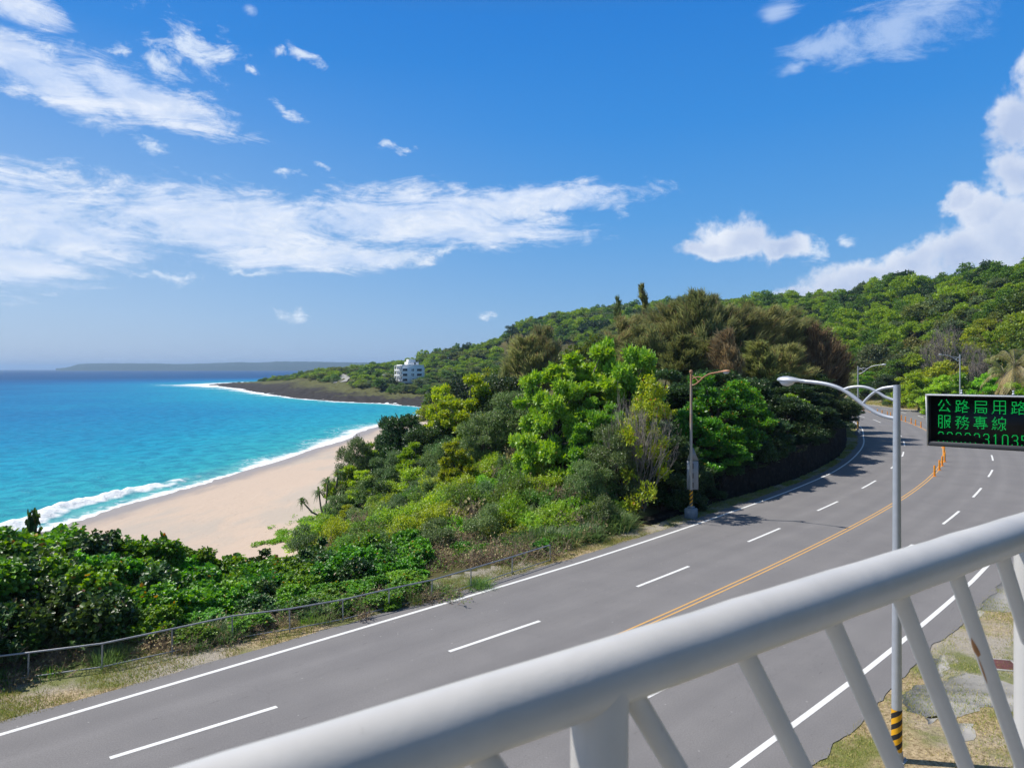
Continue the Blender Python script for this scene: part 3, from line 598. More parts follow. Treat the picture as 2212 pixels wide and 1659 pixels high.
# near lamp: arm measured in its own vertical plane
BX, BY = 9.17, 16.27; UX, UY = -.682, .731
def sz(cx, cy):
    x, y = 1522.4+.3239*cx, 716.4+.3239*cy; k = (x-1106)/FX; s = (BX-k*BY)/(k*UY-UX); d = BY+UY*s
    return (s, 8.915-(HC-(y-797)/FX*d))
A0 = [(0, sz(1240, 580)[1])]+[sz(*p) for p in [(1190, 565), (1120, 530), (1050, 482), (990, 432), (930, 390), (870, 364), (800, 346), (720, 336), (640, 330)]]
A1 = [sz(*p) for p in [(930, 385), (965, 372), (1010, 366), (1060, 367), (1110, 380), (1160, 407), (1200, 435)]]+[(0, sz(1235, 462)[1])]
A2 = [sz(*p) for p in [(1052, 484), (1080, 450), (1110, 422), (1150, 392), (1190, 376)]]+[(0, sz(1235, 364)[1])]
lamp('street_lamp', (BX, BY, -.03), 8.945, math.degrees(math.atan2(UY, UX)), [A0, A1, A2], (.118, .078), (m_galv, m_galv), 'large pale grey street lamp beside the signboard, nearest to the railing', (.12, 1.24))
S0 = [(0, .74), (.25, .71), (.55, .5), (.85, .22), (1.15, .05), (1.5, -.04), (1.95, -.10)]
S1 = [(0, .40), (.2, .27), (.5, .2), (.8, .27)]; S2 = [(0, .10), (.2, .2), (.42, .42), (.52, .53)]
lamp('street_lamp', (11.2, 42.7, -.035), 9.05, -43, [S0, S1, S2], (.105, .066), (m_rusty, m_rusty), 'rusty brown street lamp with a round knob in front of the trees', (.74, 1.78), True, True)
sc_ = lambda A, k: [(s*k, d*k) for s, d in A]
lamp('street_lamp', (48.6, 95.9, -.035), 9.75, -40, [sc_(S0, 1.5), sc_(S1, 1.5), sc_(S2, 1.5)], (.13, .08), (m_galv, m_galv), 'thin grey street lamp at the far bend, beside the dark trees', (.74, 2.0), True, False)
lp = (at(2074, 121), 121, hz_(at(2074, 121), 121)-.1)
lamp('street_lamp', lp, HC+29/FX*121-lp[2], 165, [sc_(S0, 1.4), sc_(S1, 1.4), sc_(S2, 1.4)], (.14, .09), (m_galv, m_galv), 'tall grey street lamp rising out of green bushes above the signboard', (.3, 1.5), False, True)
# sign panels fixed to the rusty lamp, seen from behind
rs_ = tag(empty('road_sign', (11.36, 42.93, 0), R(-10)), 'grey back of a tall road sign fixed to the rusty street lamp', 'road sign')
mb = MB(); mb.box((0, 0, 2.62), (.70, .02, 1.80), 0, .008); mb.build('panel', m_galv2, rs_)
mb = MB(); v = [(-.36, 0, 3.56), (.36, 0, 3.56), (.05, 0, 4.34), (-.05, 0, 4.34)]; V = [(x, y+e, z) for e in (-.012, .012) for x, y, z in v]
mb.add(V, [(0, 1, 2, 3), (7, 6, 5, 4), (0, 4, 5, 1), (1, 5, 6, 2), (2, 6, 7, 3), (3, 7, 4, 0)]); mb.build('warning_plate', m_galv2, rs_)
for xx, zc in ((.02, 2.0), (.02, 2.6), (.02, 3.2), (-.08, 3.75)):
    mb = MB(); mb.box((xx, -.035, zc), (.05, .05, .34), 0, .01); mb.build('bracket', m_dark, rs_)

# ------------------------------------------------------------------ LED message sign
m_case = simple('sign_housing', (.05, .053, .06), .55, .35, .1, .2, 2)
m_caseL = simple('sign_housing_edge', (.50, .51, .53), .5, .4, .2, .1, 4)
m_face = simple('sign_face', (.006, .007, .009), .45, .3, 0, .4, 4)
m_led = new_mat('green_led'); e = nd('ShaderNodeEmission'); e.inputs[0].default_value = (.012, .86, .16, 1); e.inputs[1].default_value = .62; finish(e.outputs[0])
SD = 13.3; sgx, sgy = at(2003, SD), SD; srz = math.atan2(-.62, .785)
ms = tag(empty('message_sign', (sgx, sgy, 0), srz), 'black roadside message sign lit with green dot characters', 'message sign')
zt, zb = HC-54/FX*SD, HC-165/FX*SD; SW, SH = 2.75, zt-zb
# local: x along the board, -y towards the reader
mb = MB(); mb.box((SW/2, .16, (zt+zb)/2), (SW, .26, SH), 0, .01); mb.build('housing', m_case, ms)
mb = MB(); mb.box((SW/2, .018, (zt+zb)/2), (SW-.12, .02, SH-.10), 0); face = mb.build('screen', m_face, ms)
mb = MB(); mb.box((SW/2, -.10, zt-.012), (SW+.01, .30, .024), 0, .004); mb.build('top_hood', m_caseL, ms)
for xx in (0.012, SW-.012):
    mb = MB(); v = [(xx-.011, .03, zb), (xx-.011, -.06, zb), (xx-.011, -.25, zt-.03), (xx-.011, .03, zt-.03)]; V = v+[(a+.022, b, c) for a, b, c in v]
    mb.add(V, [(0, 1, 2, 3), (7, 6, 5, 4), (0, 4, 5, 1), (1, 5, 6, 2), (2, 6, 7, 3), (3, 7, 4, 0)]); mb.build('side_hood', m_caseL, ms)
mb = MB(); mb.box((SW/2, -.02, zb+.045), (SW-.05, .09, .09), 0, .01); mb.build('bottom_sill', m_case, ms)
for xx in (.55, 1.35, 2.2):
    mb = MB(); mb.lathe((xx, .12, zt), [(.022, 0), (.022, .03), (.012, .032), (.012, .06), (.02, .07), (.01, .09)], 8); mb.build('lifting_bolt', m_galv, ms)
GL = {'公': '00200c20081018181008210461024300020004000c10081810083ffc20060000', '路': '00207c40447c448445c87f2810301038504c5d8350fc508052807c80c0fc0080', '局': '00003ffe2002200220023ffe2000200020003ffe200227f22412241227f2400c', '用': '3ffe208220822082208220823ffe20822082208220823ffe208240824082808e',
      '人': '010001000100010001800180018002c00240064004200c301818300c60064000', '服': '7cfe4482448244827c8e448044fe44be44a27ca44494449c4488449444a61c80', '務': '00207e4004fe0cc439441028fe3812c73220342051fe5042104210841104221c', '專': '01007ffe01001ff811081ff811081ff801087ffe0010ffff0810041004700000',
      '線': '1030102021fe25024902f902110229fe44107452005450985494511692120060', '0': '00000ff01818300c300c300c300c300c300c300c300c300c300c18180ff00000', '8': '00000ff01818300c300c300c18180ff01818300c300c300c300c18180ff00000',
      '2': '00000ff01818300c000c000c0018003000600180030006000c0018003ffc0000', '3': '00000ff01818300c000c000c001803f00018000c000c000c300c18180ff00000', '1': '0000018007800d8001800180018001800180018001800180018001800180 0000'.replace(' ', ''), '5': '00003ffc3000300030003000 3ff00018000c000c000c000c300c18180ff00000'.replace(' ', '')}
mb = MB(); CH = .255; DP = CH/16*.97; ry = [zt-.10, zt-.10-.303, zt-.10-.606]
def glyph(ch, x0, zt_, w=.92, rows=range(16)):
    h = GL[ch].ljust(64, '0')
    for r_ in rows:
        v = int(h[r_*4:r_*4+4], 16)
        for c in range(16):
            if v >> (15-c) & 1:
                x, z = x0+c*DP*w, zt_-r_*DP*1.02
                mb.add([(x, 0, z), (x+DP*w*.98, 0, z), (x+DP*w*.98, 0, z-DP*.54), (x, 0, z-DP*.54), (x, -.004, z), (x+DP*w*.98, -.004, z), (x+DP*w*.98, -.004, z-DP*.54), (x, -.004, z-DP*.54)], [(4, 7, 6, 5), (0, 4, 5, 1), (3, 2, 6, 7), (0, 3, 7, 4), (1, 5, 6, 2)])
PT = .287
for k, ch in enumerate('公路局用路人'): glyph(ch, .17+k*PT, ry[0])
for k, ch in enumerate('服務專線'): glyph(ch, .17+k*PT, ry[1])
for k, ch in enumerate('0800231035'): glyph(ch, .165+k*.1435, ry[2], .52, range(16) if k > 4 else ((1, 2, 3, 12, 13, 14) if k < 4 else (1, 2, 3, 4, 5, 12, 13, 14)))
o = mb.build('lit_text', m_led, ms); o.location = (0, .004, 0)
mb = MB(); mb.cyl((2.1, .5, 0), (2.1, .5, zb+.9), .14, .12, 16); mb.box((2.1, .5, .02), (.6, .6, .05), 0, .01); shade_auto(mb.build('pole', m_galv, ms))
for zc in (zb+.2, zb+.75):
    mb = MB(); mb.box((2.1, .33, zc), (.9, .12, .1), 0, .01); mb.build('mounting_arm', m_galv, ms)

# ------------------------------------------------------------------ delineator posts on the yellow line
m_or = simple('orange_rubber', (.80, .27, .015), .5, .35, 0, .12, 6)
m_refl = simple('amber_reflective_band', (.85, .42, .05), .35, .5, 0, .1, 20)
def delin(p, label, grp):
    rt = tag(empty('delineator_post', (p[0], p[1], 0)), label, 'delineator post', grp)
    mb = MB(); mb.lathe((0, 0, .005), [(.16, 0), (.16, .025), (.09, .05)], 14); shade_auto(mb.build('base', m_or, rt))
    mb = MB(); mb.lathe((0, 0, .05), [(.082, 0), (.078, .5), (.074, .86), (.055, .90)], 14); shade_auto(mb.build('post', m_or, rt))
    for zc in (.52, .68):
        mb = MB(); mb.tube([(0, 0, zc), (0, 0, zc+.08)], .083, 14, cap=False); shade_auto(mb.build('reflective_band', m_refl, rt))
    return rt
PN = [(2019, 1029), (2029.5, 1016), (2035.5, 1006.5), (2041, 998)]
d0_ = delin(g(*PN[0]), 'orange delineator post nearest the railing, first of the row below the signboard', 'delineator posts on the yellow line')
def more(p, label):
    c = copy_tree(d0_); c.location = (p[0], p[1], 0); c['label'] = label
for p, l in zip(PN[1:], ('second orange delineator post of the row just below the signboard', 'third orange delineator post of the row just below the signboard', 'orange delineator post under the signboard edge, fourth of the near row')): more(g(*p), l)
s_a, _ = s_off(g(2042, 990)); s_b, _ = s_off(g(2000, 926))
for q in np.arange(s_a+2.5, s_b-2, 4.2): more(roadpt(q, 0.02), 'orange delineator post on the yellow line, behind or right under the signboard')
PF = [(1995, 924), (1985, 919), (1975, 915.3), (1964.4, 911), (1952, 908), (1940, 904), (1928, 901), (1917, 899), (1906, 896), (1895, 893.5), (1884, 890), (1864, 886.5)]
LB = {0: 'orange delineator post closest to the left edge of the signboard', 11: 'orange delineator post at the far end of the row, by the dark trees'}
for k, p in enumerate(PF):
    x, y = g(*p); s_, _ = s_off((x, y)); more(roadpt(s_, 0.0), LB.get(k, 'orange delineator post of the far row, between near lamp pole and signboard' if k < 6 else 'orange delineator post of the far row, left of the near lamp pole'))
mk_ = tag(empty('marker_board', (at(1842, 150), 150, 0)), 'small orange marker board on a black post by the dark trees', 'marker board')
mb = MB(); mb.box((0, 0, 1.05), (.55, .03, .8), 0, .01); mb.build('board', m_or, mk_)
mb = MB(); mb.cyl((0, .05, 0), (0, .05, 1.3), .06); mb.box((0, .02, .1), (.5, .4, .2), 0, .03); mb.build('post', m_dark, mk_)
x_, y_ = at(1936.5, 168), 168; zg = hz_(x_, y_)
ys_ = tag(empty('curve_sign', (x_, y_, zg-.05), R(-30)), 'small yellow and black curve sign before the far bank', 'road sign')
m_ysign = simple('yellow_sign_sheet', (.80, .45, .01), .4, .4)
hc = HC-54/FX*168-zg
mb = MB(); mb.box((.12, 0, hc), (.5, .025, 1.05), 0, .01); mb.build('panel', m_ysign, ys_)
mb = MB(); v = [(-.10, hc+.45), (.10, hc+.45), (.28, hc), (.10, hc-.45), (-.10, hc-.45), (.08, hc)]; V = [(x, -.02, z) for x, z in v]; mb.add(V, [(0, 1, 2, 5)], [(5, 2, 3, 4)]); mb.build('chevron', m_dark, ys_)
mb = MB(); mb.cyl((0.12, .04, 0), (.12, .04, hc+.4), .035); mb.build('post', m_galv, ys_)

# ------------------------------------------------------------------ right verge details
bo = tag(empty('bollard', (at(2197, 15.75), 15.75, -.035)), 'black bollard with an orange reflector in the grass, low right corner', 'bollard')
mb = MB(); mb.lathe((0, 0, 0), [(.085, 0), (.075, .05), (.068, .55), (.066, .66), (.05, .70), (.01, .715)], 16); shade_auto(mb.build('body', m_dark, bo))
mb = MB(); a = np.linspace(-.6, .6, 7)-math.pi*.62; V = [(.0715*math.cos(t), .0715*math.sin(t), z) for z in (.42, .56) for t in a]; mb.add(V, [(i, i+1, i+8, i+7) for i in range(6)]); mb.build('reflector', m_refl, bo)
m_iron = simple('rust_red_iron', (.16, .065, .06), .75, .3, .2, .35, 9, .5)
cv = tag(empty('utility_cover', (at(2163, 21.5), 21.5, -.03), R(-14)), 'rust red square utility cover in dry grass', 'utility cover')
mb = MB(); mb.box((0, 0, .02), (.80, .74, .05), 0, .01); mb.build('cover', m_iron, cv)
mb = MB()
for sx_, sy_, w, h in ((0, .42, .98, .09), (0, -.42, .98, .09), (.45, 0, .08, .75), (-.45, 0, .08, .75)): mb.box((sx_, sy_, .012), (w, h, .05), 0, .006)
mb.build('frame', m_conc, cv)
m_patch = new_mat('broken_concrete'); p_ = pos(); n1 = noise(p_, 2.5, 7, .65); n2 = noise(p_, 30, 5, .7)
finish(princ(mixc(n2.outputs[0], mixc(n1.outputs[0], (.18, .175, .165), (.48, .46, .43)), (.40, .385, .36)), .95, .15, 0, bump(mth('ADD', n1.outputs[0], mth('MULTIPLY', n2.outputs[0], .4)), .8, .05)).outputs[0])
def c5(x, y): return g(1522.4+.31173*x, 1164.2+.31173*y, -.02)
pr_ = np.random.default_rng(21)
def patch(P):
    P = np.array([c5(*p) for p in P]); Q = []
    for i in range(len(P)):
        a, b = P[i], P[(i+1) % len(P)]; n = max(2, int(np.linalg.norm(b-a)/.18))
        for t in np.arange(n)/n: Q.append(a+(b-a)*t+pr_.normal(0, .045, 2))
    Q = np.array(Q); n = len(Q); V = np.vstack([np.c_[Q, np.full(n, -.012)], np.c_[Q, np.full(n, -.08)]]); i = np.arange(n); j = (i+1) % n
    return V, [np.arange(n)[::-1]], np.c_[i, j, n+j, n+i]
mb = MB()
for P in ([(1600, 1000), (1800, 930), (1960, 960), (2212, 1030), (2600, 1130), (2600, 1330), (2212, 1210), (2050, 1190), (1960, 1160), (1850, 1210), (1700, 1260), (1550, 1240), (1400, 1190), (1360, 1090), (1470, 1010)],
          [(1850, 480), (1960, 360), (2110, 200), (2290, 60), (2420, 0), (2420, 250), (2212, 390), (2110, 510), (1950, 500)], [(1725, 1280), (1850, 1280), (1880, 1390), (1790, 1410), (1730, 1340)],
          [(1570, 830), (1650, 800), (1700, 880), (1640, 950), (1560, 930)], [(1510, 1230), (1600, 1220), (1620, 1260), (1560, 1290)], [(1860, 480), (1930, 500), (1910, 560), (1840, 550)]):
    V, top, sd = patch(P); mb.add(V, top[0][::-1], sd)
tag(mb.build('concrete_patches', m_patch), kind='structure')

# ------------------------------------------------------------------ fence along the left verge
FB = [g(*p) for p in [(60, 1467), (220, 1445), (372, 1412), (503, 1382), (626, 1364), (741, 1341), (840, 1316), (932, 1294)]]+[(-1.75, 29.1), (.0, 31.0), (1.85, 33.0)]
u_ = np.array(FB[0])-np.array(FB[1]); u_ /= np.linalg.norm(u_)
FB = [tuple(np.array(FB[0])+u_*1.95*k) for k in (5, 4, 3, 2, 1)]+FB
m_wire = simple('grey_wire', (.10, .10, .10), .5, .5, .6, .2); m_fpost = simple('weathered_galvanised_pipe', (.36, .37, .39), .5, .4, .4, .3, 4)
fz_ = np.random.default_rng(4); lean = fz_.normal(0, .02, (len(FB), 2)); FHt = .80
fe = tag(empty('fence', (FB[8][0], FB[8][1], 0)), 'low grey pipe fence with wire mesh between the grass verge and the bushes', 'fence')
rel = lambda p, z: (p[0]-FB[8][0], p[1]-FB[8][1], z)
tops = [rel((p[0]+l[0], p[1]+l[1]), FHt+fz_.normal(0, .015)) for p, l in zip(FB, lean)]
for p, t in zip(FB, tops):
    mb = MB(); mb.tube([rel(p, -.1), t], .026, 8); shade_auto(mb.build('post', m_fpost, fe))
mb = MB(); mb.tube(tops, .030, 8); shade_auto(mb.build('top_rail', m_fpost, fe))
mb = MB(); mb.tube([rel(p, .07+fz_.normal(0, .012)) for p in FB], .022, 8); shade_auto(mb.build('bottom_rail', m_fpost, fe))
mb = MB()
for p, q in zip(FB[:-1], FB[1:]):
    a, b = np.array(rel(p, 0)), np.array(rel(q, 0)); L = np.linalg.norm(b-a); u = (b-a)/L; nn = np.array([u[1], -u[0], 0])
    for sg in (1, -1):
        for x in np.arange(-.7, L, .075):
            x0, x1, z0, z1 = x, x+.7, .08, .78
            if sg < 0: x0, x1 = x1, x0
            lo, hi = sorted((x0, x1)); pts = []
            for (xx, zz_) in ((x0, z0), (x1, z1)): pts.append([xx, zz_])
            (xa, za), (xb, zb_) = pts
            for (P, Q) in ((pts[0], pts[1]), (pts[1], pts[0])):
                if P[0] < 0: P[1] += (0-P[0])/(Q[0]-P[0])*(Q[1]-P[1]); P[0] = 0
                if P[0] > L: P[1] += (L-P[0])/(Q[0]-P[0])*(Q[1]-P[1]); P[0] = L
            if abs(pts[0][0]-pts[1][0]) < .05: continue
            A_, B_ = a+u*pts[0][0]+np.array([0, 0, pts[0][1]]), a+u*pts[1][0]+np.array([0, 0, pts[1][1]]); w = np.array([0, 0, .0022])
            mb.add([A_-w, B_-w, B_+w, A_+w], [(0, 1, 2, 3)])
mb.build('wire_mesh', m_wire, fe)

# ------------------------------------------------------------------ dark retaining wall at the foot of the grove
m_wall = new_mat('shade_dark_stone'); p_ = pos(); n1 = noise(p_, 1.2, 7, .7); vo = nd('ShaderNodeTexVoronoi'); vo.inputs['Scale'].default_value = 2.6; LK(p_, vo.inputs['Vector'])
c_ = mixc(n1.outputs[0], (.006, .006, .006), (.045, .042, .036)); c_ = mixc(mrange(vo.outputs['Distance'], .30, .46, 0, .7), c_, (.012, .012, .012))  # near-black stone: the shade under the trees is put into its colour
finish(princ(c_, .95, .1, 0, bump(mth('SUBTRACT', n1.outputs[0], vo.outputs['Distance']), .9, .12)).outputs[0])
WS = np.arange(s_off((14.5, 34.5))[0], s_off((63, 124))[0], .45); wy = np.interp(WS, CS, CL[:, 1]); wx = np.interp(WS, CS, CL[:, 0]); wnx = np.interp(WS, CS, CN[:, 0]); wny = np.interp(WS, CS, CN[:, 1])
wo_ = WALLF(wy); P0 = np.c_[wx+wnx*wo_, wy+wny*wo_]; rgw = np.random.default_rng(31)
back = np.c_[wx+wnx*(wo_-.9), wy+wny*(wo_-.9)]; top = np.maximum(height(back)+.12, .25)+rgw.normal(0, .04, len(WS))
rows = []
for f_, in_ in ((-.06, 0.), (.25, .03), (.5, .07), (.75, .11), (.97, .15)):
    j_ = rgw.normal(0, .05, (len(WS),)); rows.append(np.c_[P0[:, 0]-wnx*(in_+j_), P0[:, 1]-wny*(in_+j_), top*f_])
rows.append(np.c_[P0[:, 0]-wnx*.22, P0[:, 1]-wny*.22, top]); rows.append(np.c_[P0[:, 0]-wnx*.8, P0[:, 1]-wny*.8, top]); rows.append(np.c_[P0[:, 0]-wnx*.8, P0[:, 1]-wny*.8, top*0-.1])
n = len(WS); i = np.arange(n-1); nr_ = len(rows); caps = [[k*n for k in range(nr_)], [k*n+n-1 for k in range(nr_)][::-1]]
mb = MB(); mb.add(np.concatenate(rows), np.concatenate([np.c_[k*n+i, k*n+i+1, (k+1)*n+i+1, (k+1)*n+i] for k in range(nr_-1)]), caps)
tag(mb.build('retaining_wall', m_wall), 'low dark stone retaining wall under the trees along the curve', 'wall')

# ------------------------------------------------------------------ white house on the headland
m_hw = simple('white_render', (.86, .85, .83), .8, .25, 0, .06, .6); m_pane = simple('dark_window_glass', (.02, .035, .045), .12, .5, 0, .3, .5)
hx, hy = at(884, 400), 400; hzb = hz_(hx, hy)
ho = tag(empty('house', (hx, hy, HC-26/FX*400), R(28)), 'white three storey house with balconies on the far headland', 'house')
ho.scale = (1, 1, .88)
def bpart(name, boxes, mat, parent=ho, bev=.02):
    mb = MB()
    for c, s_ in boxes: mb.box(c, s_, 0, bev)
    return mb.build(name, mat, parent)
bpart('wall', [((.6, 0, 4.4), (13.2, 10, 11.4))], m_hw)
bpart('parapet', [((.6, -4.9, 10.4), (13.2, .2, .7)), ((.6, 4.9, 10.4), (13.2, .2, .7)), ((7.1, 0, 10.4), (.2, 9.6, .7)), ((-5.9, 0, 10.4), (.2, 9.6, .7))], m_hw, bev=.01)
for fl in range(3):
    z = fl*3.35
    b = bpart('balcony', [((-6.75, 0, z+.1 if fl else .05), (1.5, 10, .22))], m_hw)
    bpart('balcony_parapet', [((-7.42, 0, z+.62), (.14, 9.7, .8)), ((-6.8, -4.93, z+.62), (1.1, .13, .8))], m_hw, b)
    bpart('column', [((-7.35, yy, z+1.7), (.28, .28, 3.15)) for yy in (-4.8, -1.7, 1.7, 4.8)], m_hw, b)
    for yy in (-3.2, 0, 3.2):
        f_ = bpart('window', [((-6.03, yy, z+1.55), (.10, 1.9, 2.4))], m_hw); bpart('pane', [((-6.06, yy, z+1.55), (.10, 1.6, 2.1))], m_pane, f_, .0)
bpart('balcony_roof', [((-6.75, 0, 10.1), (1.5, 10, .25))], m_hw)
for z in (.9, 4.2, 7.4):
    for x0, w in ((-4.6, 2.7), (.75, .5), (1.65, .5), (4.0, 2.9)):
        x = -6.0+ (x0+4.9)+w/2
        f_ = bpart('window', [((x, -5.02, z), (w+.2, .10, 1.75))], m_hw); bpart('pane', [((x, -5.06, z), (w, .10, 1.5))], m_pane, f_, .0)
bpart('side_annex', [((7.6, .4, 4.0), (1.0, 8.4, 9.9))], m_hw)
bpart('roof_room', [((1.6, .5, 11.3), (6.6, 6.0, 2.6))], m_hw)
bpart('roof_tower', [((1.4, 1., 13.4), (4.2, 4.0, 1.9))], m_hw)
bpart('roof_door', [((2.6, -2.52, 11.4), (.9, .08, 1.9))], m_pane)
for (px, d, w, l_) in ((838, 415, 5., 'small grey hut left of the white house'),):
    x = at(px, d); ht_ = tag(empty('hut', (x, d, HC-22/FX*d), R(25)), l_, 'hut')
    bpart('wall', [((0, 0, .6), (w, 3.4, 4.0))], m_conc, ht_); bpart('roof', [((0, 0, 2.72), (w+.8, 4.2, .25))], m_hw, ht_); bpart('door', [((.5, -1.72, 1.2), (1.2, .06, 1.9))], m_pane, ht_)
# pale lane by the headland
mb = MB(); Q = [(at(x, d), d) for x, d in zip(np.linspace(734, 752, 9), np.linspace(432, 486, 9))]; rows = []
for k, (x, y) in enumerate(Q):
    for wd in (-4.5, 4.5): rows.append((x+wd, y, hz_(x+wd, y)+.3))
mb.add(rows, [(k*2, k*2+1, k*2+3, k*2+2) for k in range(8)]); tag(mb.build('lane', m_conc), kind='structure')

# ------------------------------------------------------------------ plants: leaf and twig builders
def nrm_(v): return v/(np.linalg.norm(v, axis=-1, keepdims=True)+1e-9)
def sph(r, n):
    v = r.normal(0, 1, (n, 3)); return nrm_(v)
def leaves(P, D, L, W, r, round_=True, upb=.55, fold=.25):
    """leaf blades from base points P along directions D"""
    n = len(P); L = L*r.uniform(.7, 1.25, n)[:, None]; W = W*r.uniform(.75, 1.2, n)[:, None]
    D = nrm_(D); up = nrm_(r.normal(0, .45, (n, 3))+np.array([0, 0, upb*1.6])); S = nrm_(np.cross(D, up)); N = np.cross(S, D)
    if round_:
        tip = P+D*L-N*L*.12; a = P+D*L*.28; b = P+D*L*.72-N*L*.04; e = N*W*fold
        V = np.stack([P, a+S*W*.5+e, b+S*W*.42+e, tip, b-S*W*.42+e, a-S*W*.5+e], 1).reshape(-1, 3); k = np.arange(n)[:, None]*6
        return V, np.concatenate([k+[0, 1, 2, 3], k+[0, 3, 4, 5]])
    m = P+D*L*.5+N*W*fold*.4; V = np.stack([P, m+S*W*.5, P+D*L, m-S*W*.5], 1).reshape(-1, 3); k = np.arange(n)[:, None]*4
    return V, k+np.arange(4)
def lobes_in(r, n, R_, H, z0, rl, top=.5):
    u = sph(r, n*4); u[:, 2] = np.abs(u[:, 2])*1.0-.25*(1-top); q = u*r.uniform(.45, .95, (len(u), 1)); C = q*[R_, R_, H-z0]+[0, 0, z0]
    keep = []
    for c in C:
        if all(np.linalg.norm((c-k)/[1, 1, .8]) > rl*.62 for k in keep): keep.append(c)
        if len(keep) >= n: break
    K = np.array(keep); return np.c_[K, rl*r.uniform(.65, 1.25, len(K))]
def shoots(r, LB_, dens, inner=.8, sq=.75, jit=.28, upw=.55, cull=.80):
    Ps, Ds = [], []
    for i, (x, y, z, q) in enumerate(LB_):
        n = int(dens*q*q*12.6*.8); u = sph(r, n); u = u[u[:, 2] > -.55]
        rad = q*(1-np.abs(r.normal(0, jit, (len(u), 1)))+(r.random((len(u), 1)) < .16)*r.uniform(0, .4, (len(u), 1))); p = np.array([x, y, z])+u*rad*[1, 1, sq]; ok = np.ones(len(u), bool)
        for j, (a, b, c, w) in enumerate(LB_):
            if j != i: ok &= np.linalg.norm((p-[a, b, c])/[1, 1, sq], axis=1) > w*cull
        ok &= p[:, 2] > .05
        Ps.append(p[ok]); Ds.append((u+np.array([0, 0, upw])+r.normal(0, .3, u.shape))[ok])
    return np.concatenate(Ps), nrm_(np.concatenate(Ds))
def rosette(r, P, D, k, L, W, length, round_, spread=1., droop=.25, fold=.25):
    n = len(P); a = r.uniform(0, 6.28, (n, 1))+np.arange(k)[None]*2.4; t = (np.arange(k)+.5)/k
    ref = np.where(np.abs(D[:, 2:3]) > .9, [[1., 0, 0]], [[0, 0, 1.]]); U = nrm_(np.cross(D, ref)); Wv = np.cross(D, U)
    rad = U[:, None]*np.cos(a)[..., None]+Wv[:, None]*np.sin(a)[..., None]
    base = P[:, None]-D[:, None]*(length*(1-t))[None, :, None]
    dr = rad*spread*(1.15-.75*t)[None, :, None]+D[:, None]*(.25+.75*t)[None, :, None]-np.array([0, 0, droop])+r.normal(0, .18, (n, k, 3))
    return leaves(base.reshape(-1, 3), dr.reshape(-1, 3), L, W, r, round_, fold=fold)
def stems(mb, r, LB_, trunk_r, z0=0., n=5, base=(0, 0, 0)):
    b = np.array(base, float)
    for (x, y, z, q) in LB_:
        c = np.array([x, y, z]); m = b+(c-b)*[.35, .35, .6]+r.normal(0, .08*q+.02, 3)
        mb.tube([b+r.normal(0, trunk_r*.4, 3)*[1, 1, 0], m, c, c+(c-m)*.35], [trunk_r*.55, trunk_r*.38, trunk_r*.2, trunk_r*.06], n, cap=False)
def twigs(mb, r, b, d, L, rad, depth, n=3, spread=.6, kids=3, up=.15):
    e = b+d*L; mid = b+d*L*.5+r.normal(0, L*.06, 3); mb.tube([b, mid, e], [rad, rad*.8, rad*.6], n, cap=False)
    if depth == 0: return
    for _ in range(kids):
        nd_ = d+r.normal(0, spread, 3)+[0, 0, up]; nd_ /= np.linalg.norm(nd_); t = r.uniform(.45, 1.); twigs(mb, r, b+d*L*t, nd_, L*r.uniform(.55, .8), rad*.6, depth-1, n, spread, kids, up)
HID = bpy.data.collections.new('plant_sources')
def proto(name, parts):
    """a thing built once; parts = [(part name, V, F, mat, smooth)] ; kept out of the scene until copied"""
    return (name, [(pn, mk(pn, V, F if isinstance(F, list) else [F], mt)) for pn, V, F, mt in parts])
PROTO_OBJS = []
def strip_proto(p):
    for _, o in p[1]: COL.objects.unlink(o); PROTO_OBJS.append(o)
    return p
def place(p, loc, s, rz, label, cat, group=None, tilt=0.):
    sx_, sz_ = s if isinstance(s, tuple) else (s, s)
    rt = empty(p[0], loc, rz); rt.scale = (sx_, sx_, sz_); rt.rotation_euler = (tilt, 0, rz); tag(rt, label, cat, group)
    for pn, o in p[1]:
        c = o.copy(); COL.objects.link(c); c.parent = rt
    return rt
def mbarr(mb): return np.concatenate(mb.V), [np.concatenate(f) for f in mb.F.values() if f]

L_hib = leaf_mat('leaf_glossy_green', (.018, .062, .014), (.040, .125, .018), (.085, .215, .022), (.42, .20, .03), .018, .42, .5, .30, 2.15)
L_hibd = leaf_mat('leaf_dark_glossy', (.014, .040, .016), (.026, .075, .020), (.055, .135, .026), (.16, .09, .04), .03, .42, .5, .2, 1.6)
L_brt = leaf_mat('leaf_bright_green', (.060, .165, .02), (.115, .265, .035), (.19, .37, .075), (.2, .2, .05), .01, .45, .5, .36, 1.75)
L_lime = leaf_mat('leaf_lime', (.085, .165, .018), (.14, .25, .026), (.22, .34, .05), (.25, .19, .04), .02, .45, .5, .36, 1.6)
L_mid = leaf_mat('leaf_mid_green', (.032, .090, .02), (.062, .148, .03), (.105, .21, .045), (.22, .15, .06), .04, .45, .4, .34, 1.75)
L_grey = leaf_mat('leaf_grey_green', (.034, .080, .032), (.060, .124, .048), (.098, .178, .07), (.2, .17, .1), .03, .45, .5, .26, 1.75)
L_dark = leaf_mat('leaf_dark_green', (.010, .030, .012), (.020, .052, .018), (.042, .095, .024), (.09, .07, .03), .02, .42, .5, .2, 1.5)
L_yel = leaf_mat('leaf_yellow_green', (.058, .125, .015), (.11, .205, .025), (.19, .29, .04), (.32, .16, .03), .04, .45, .3, .34, 1.7)
L_cas = leaf_mat('casuarina_needles', (.058, .066, .030), (.105, .112, .052), (.165, .165, .082), (.22, .15, .09), .1, .7, .15, .35, 2.1)
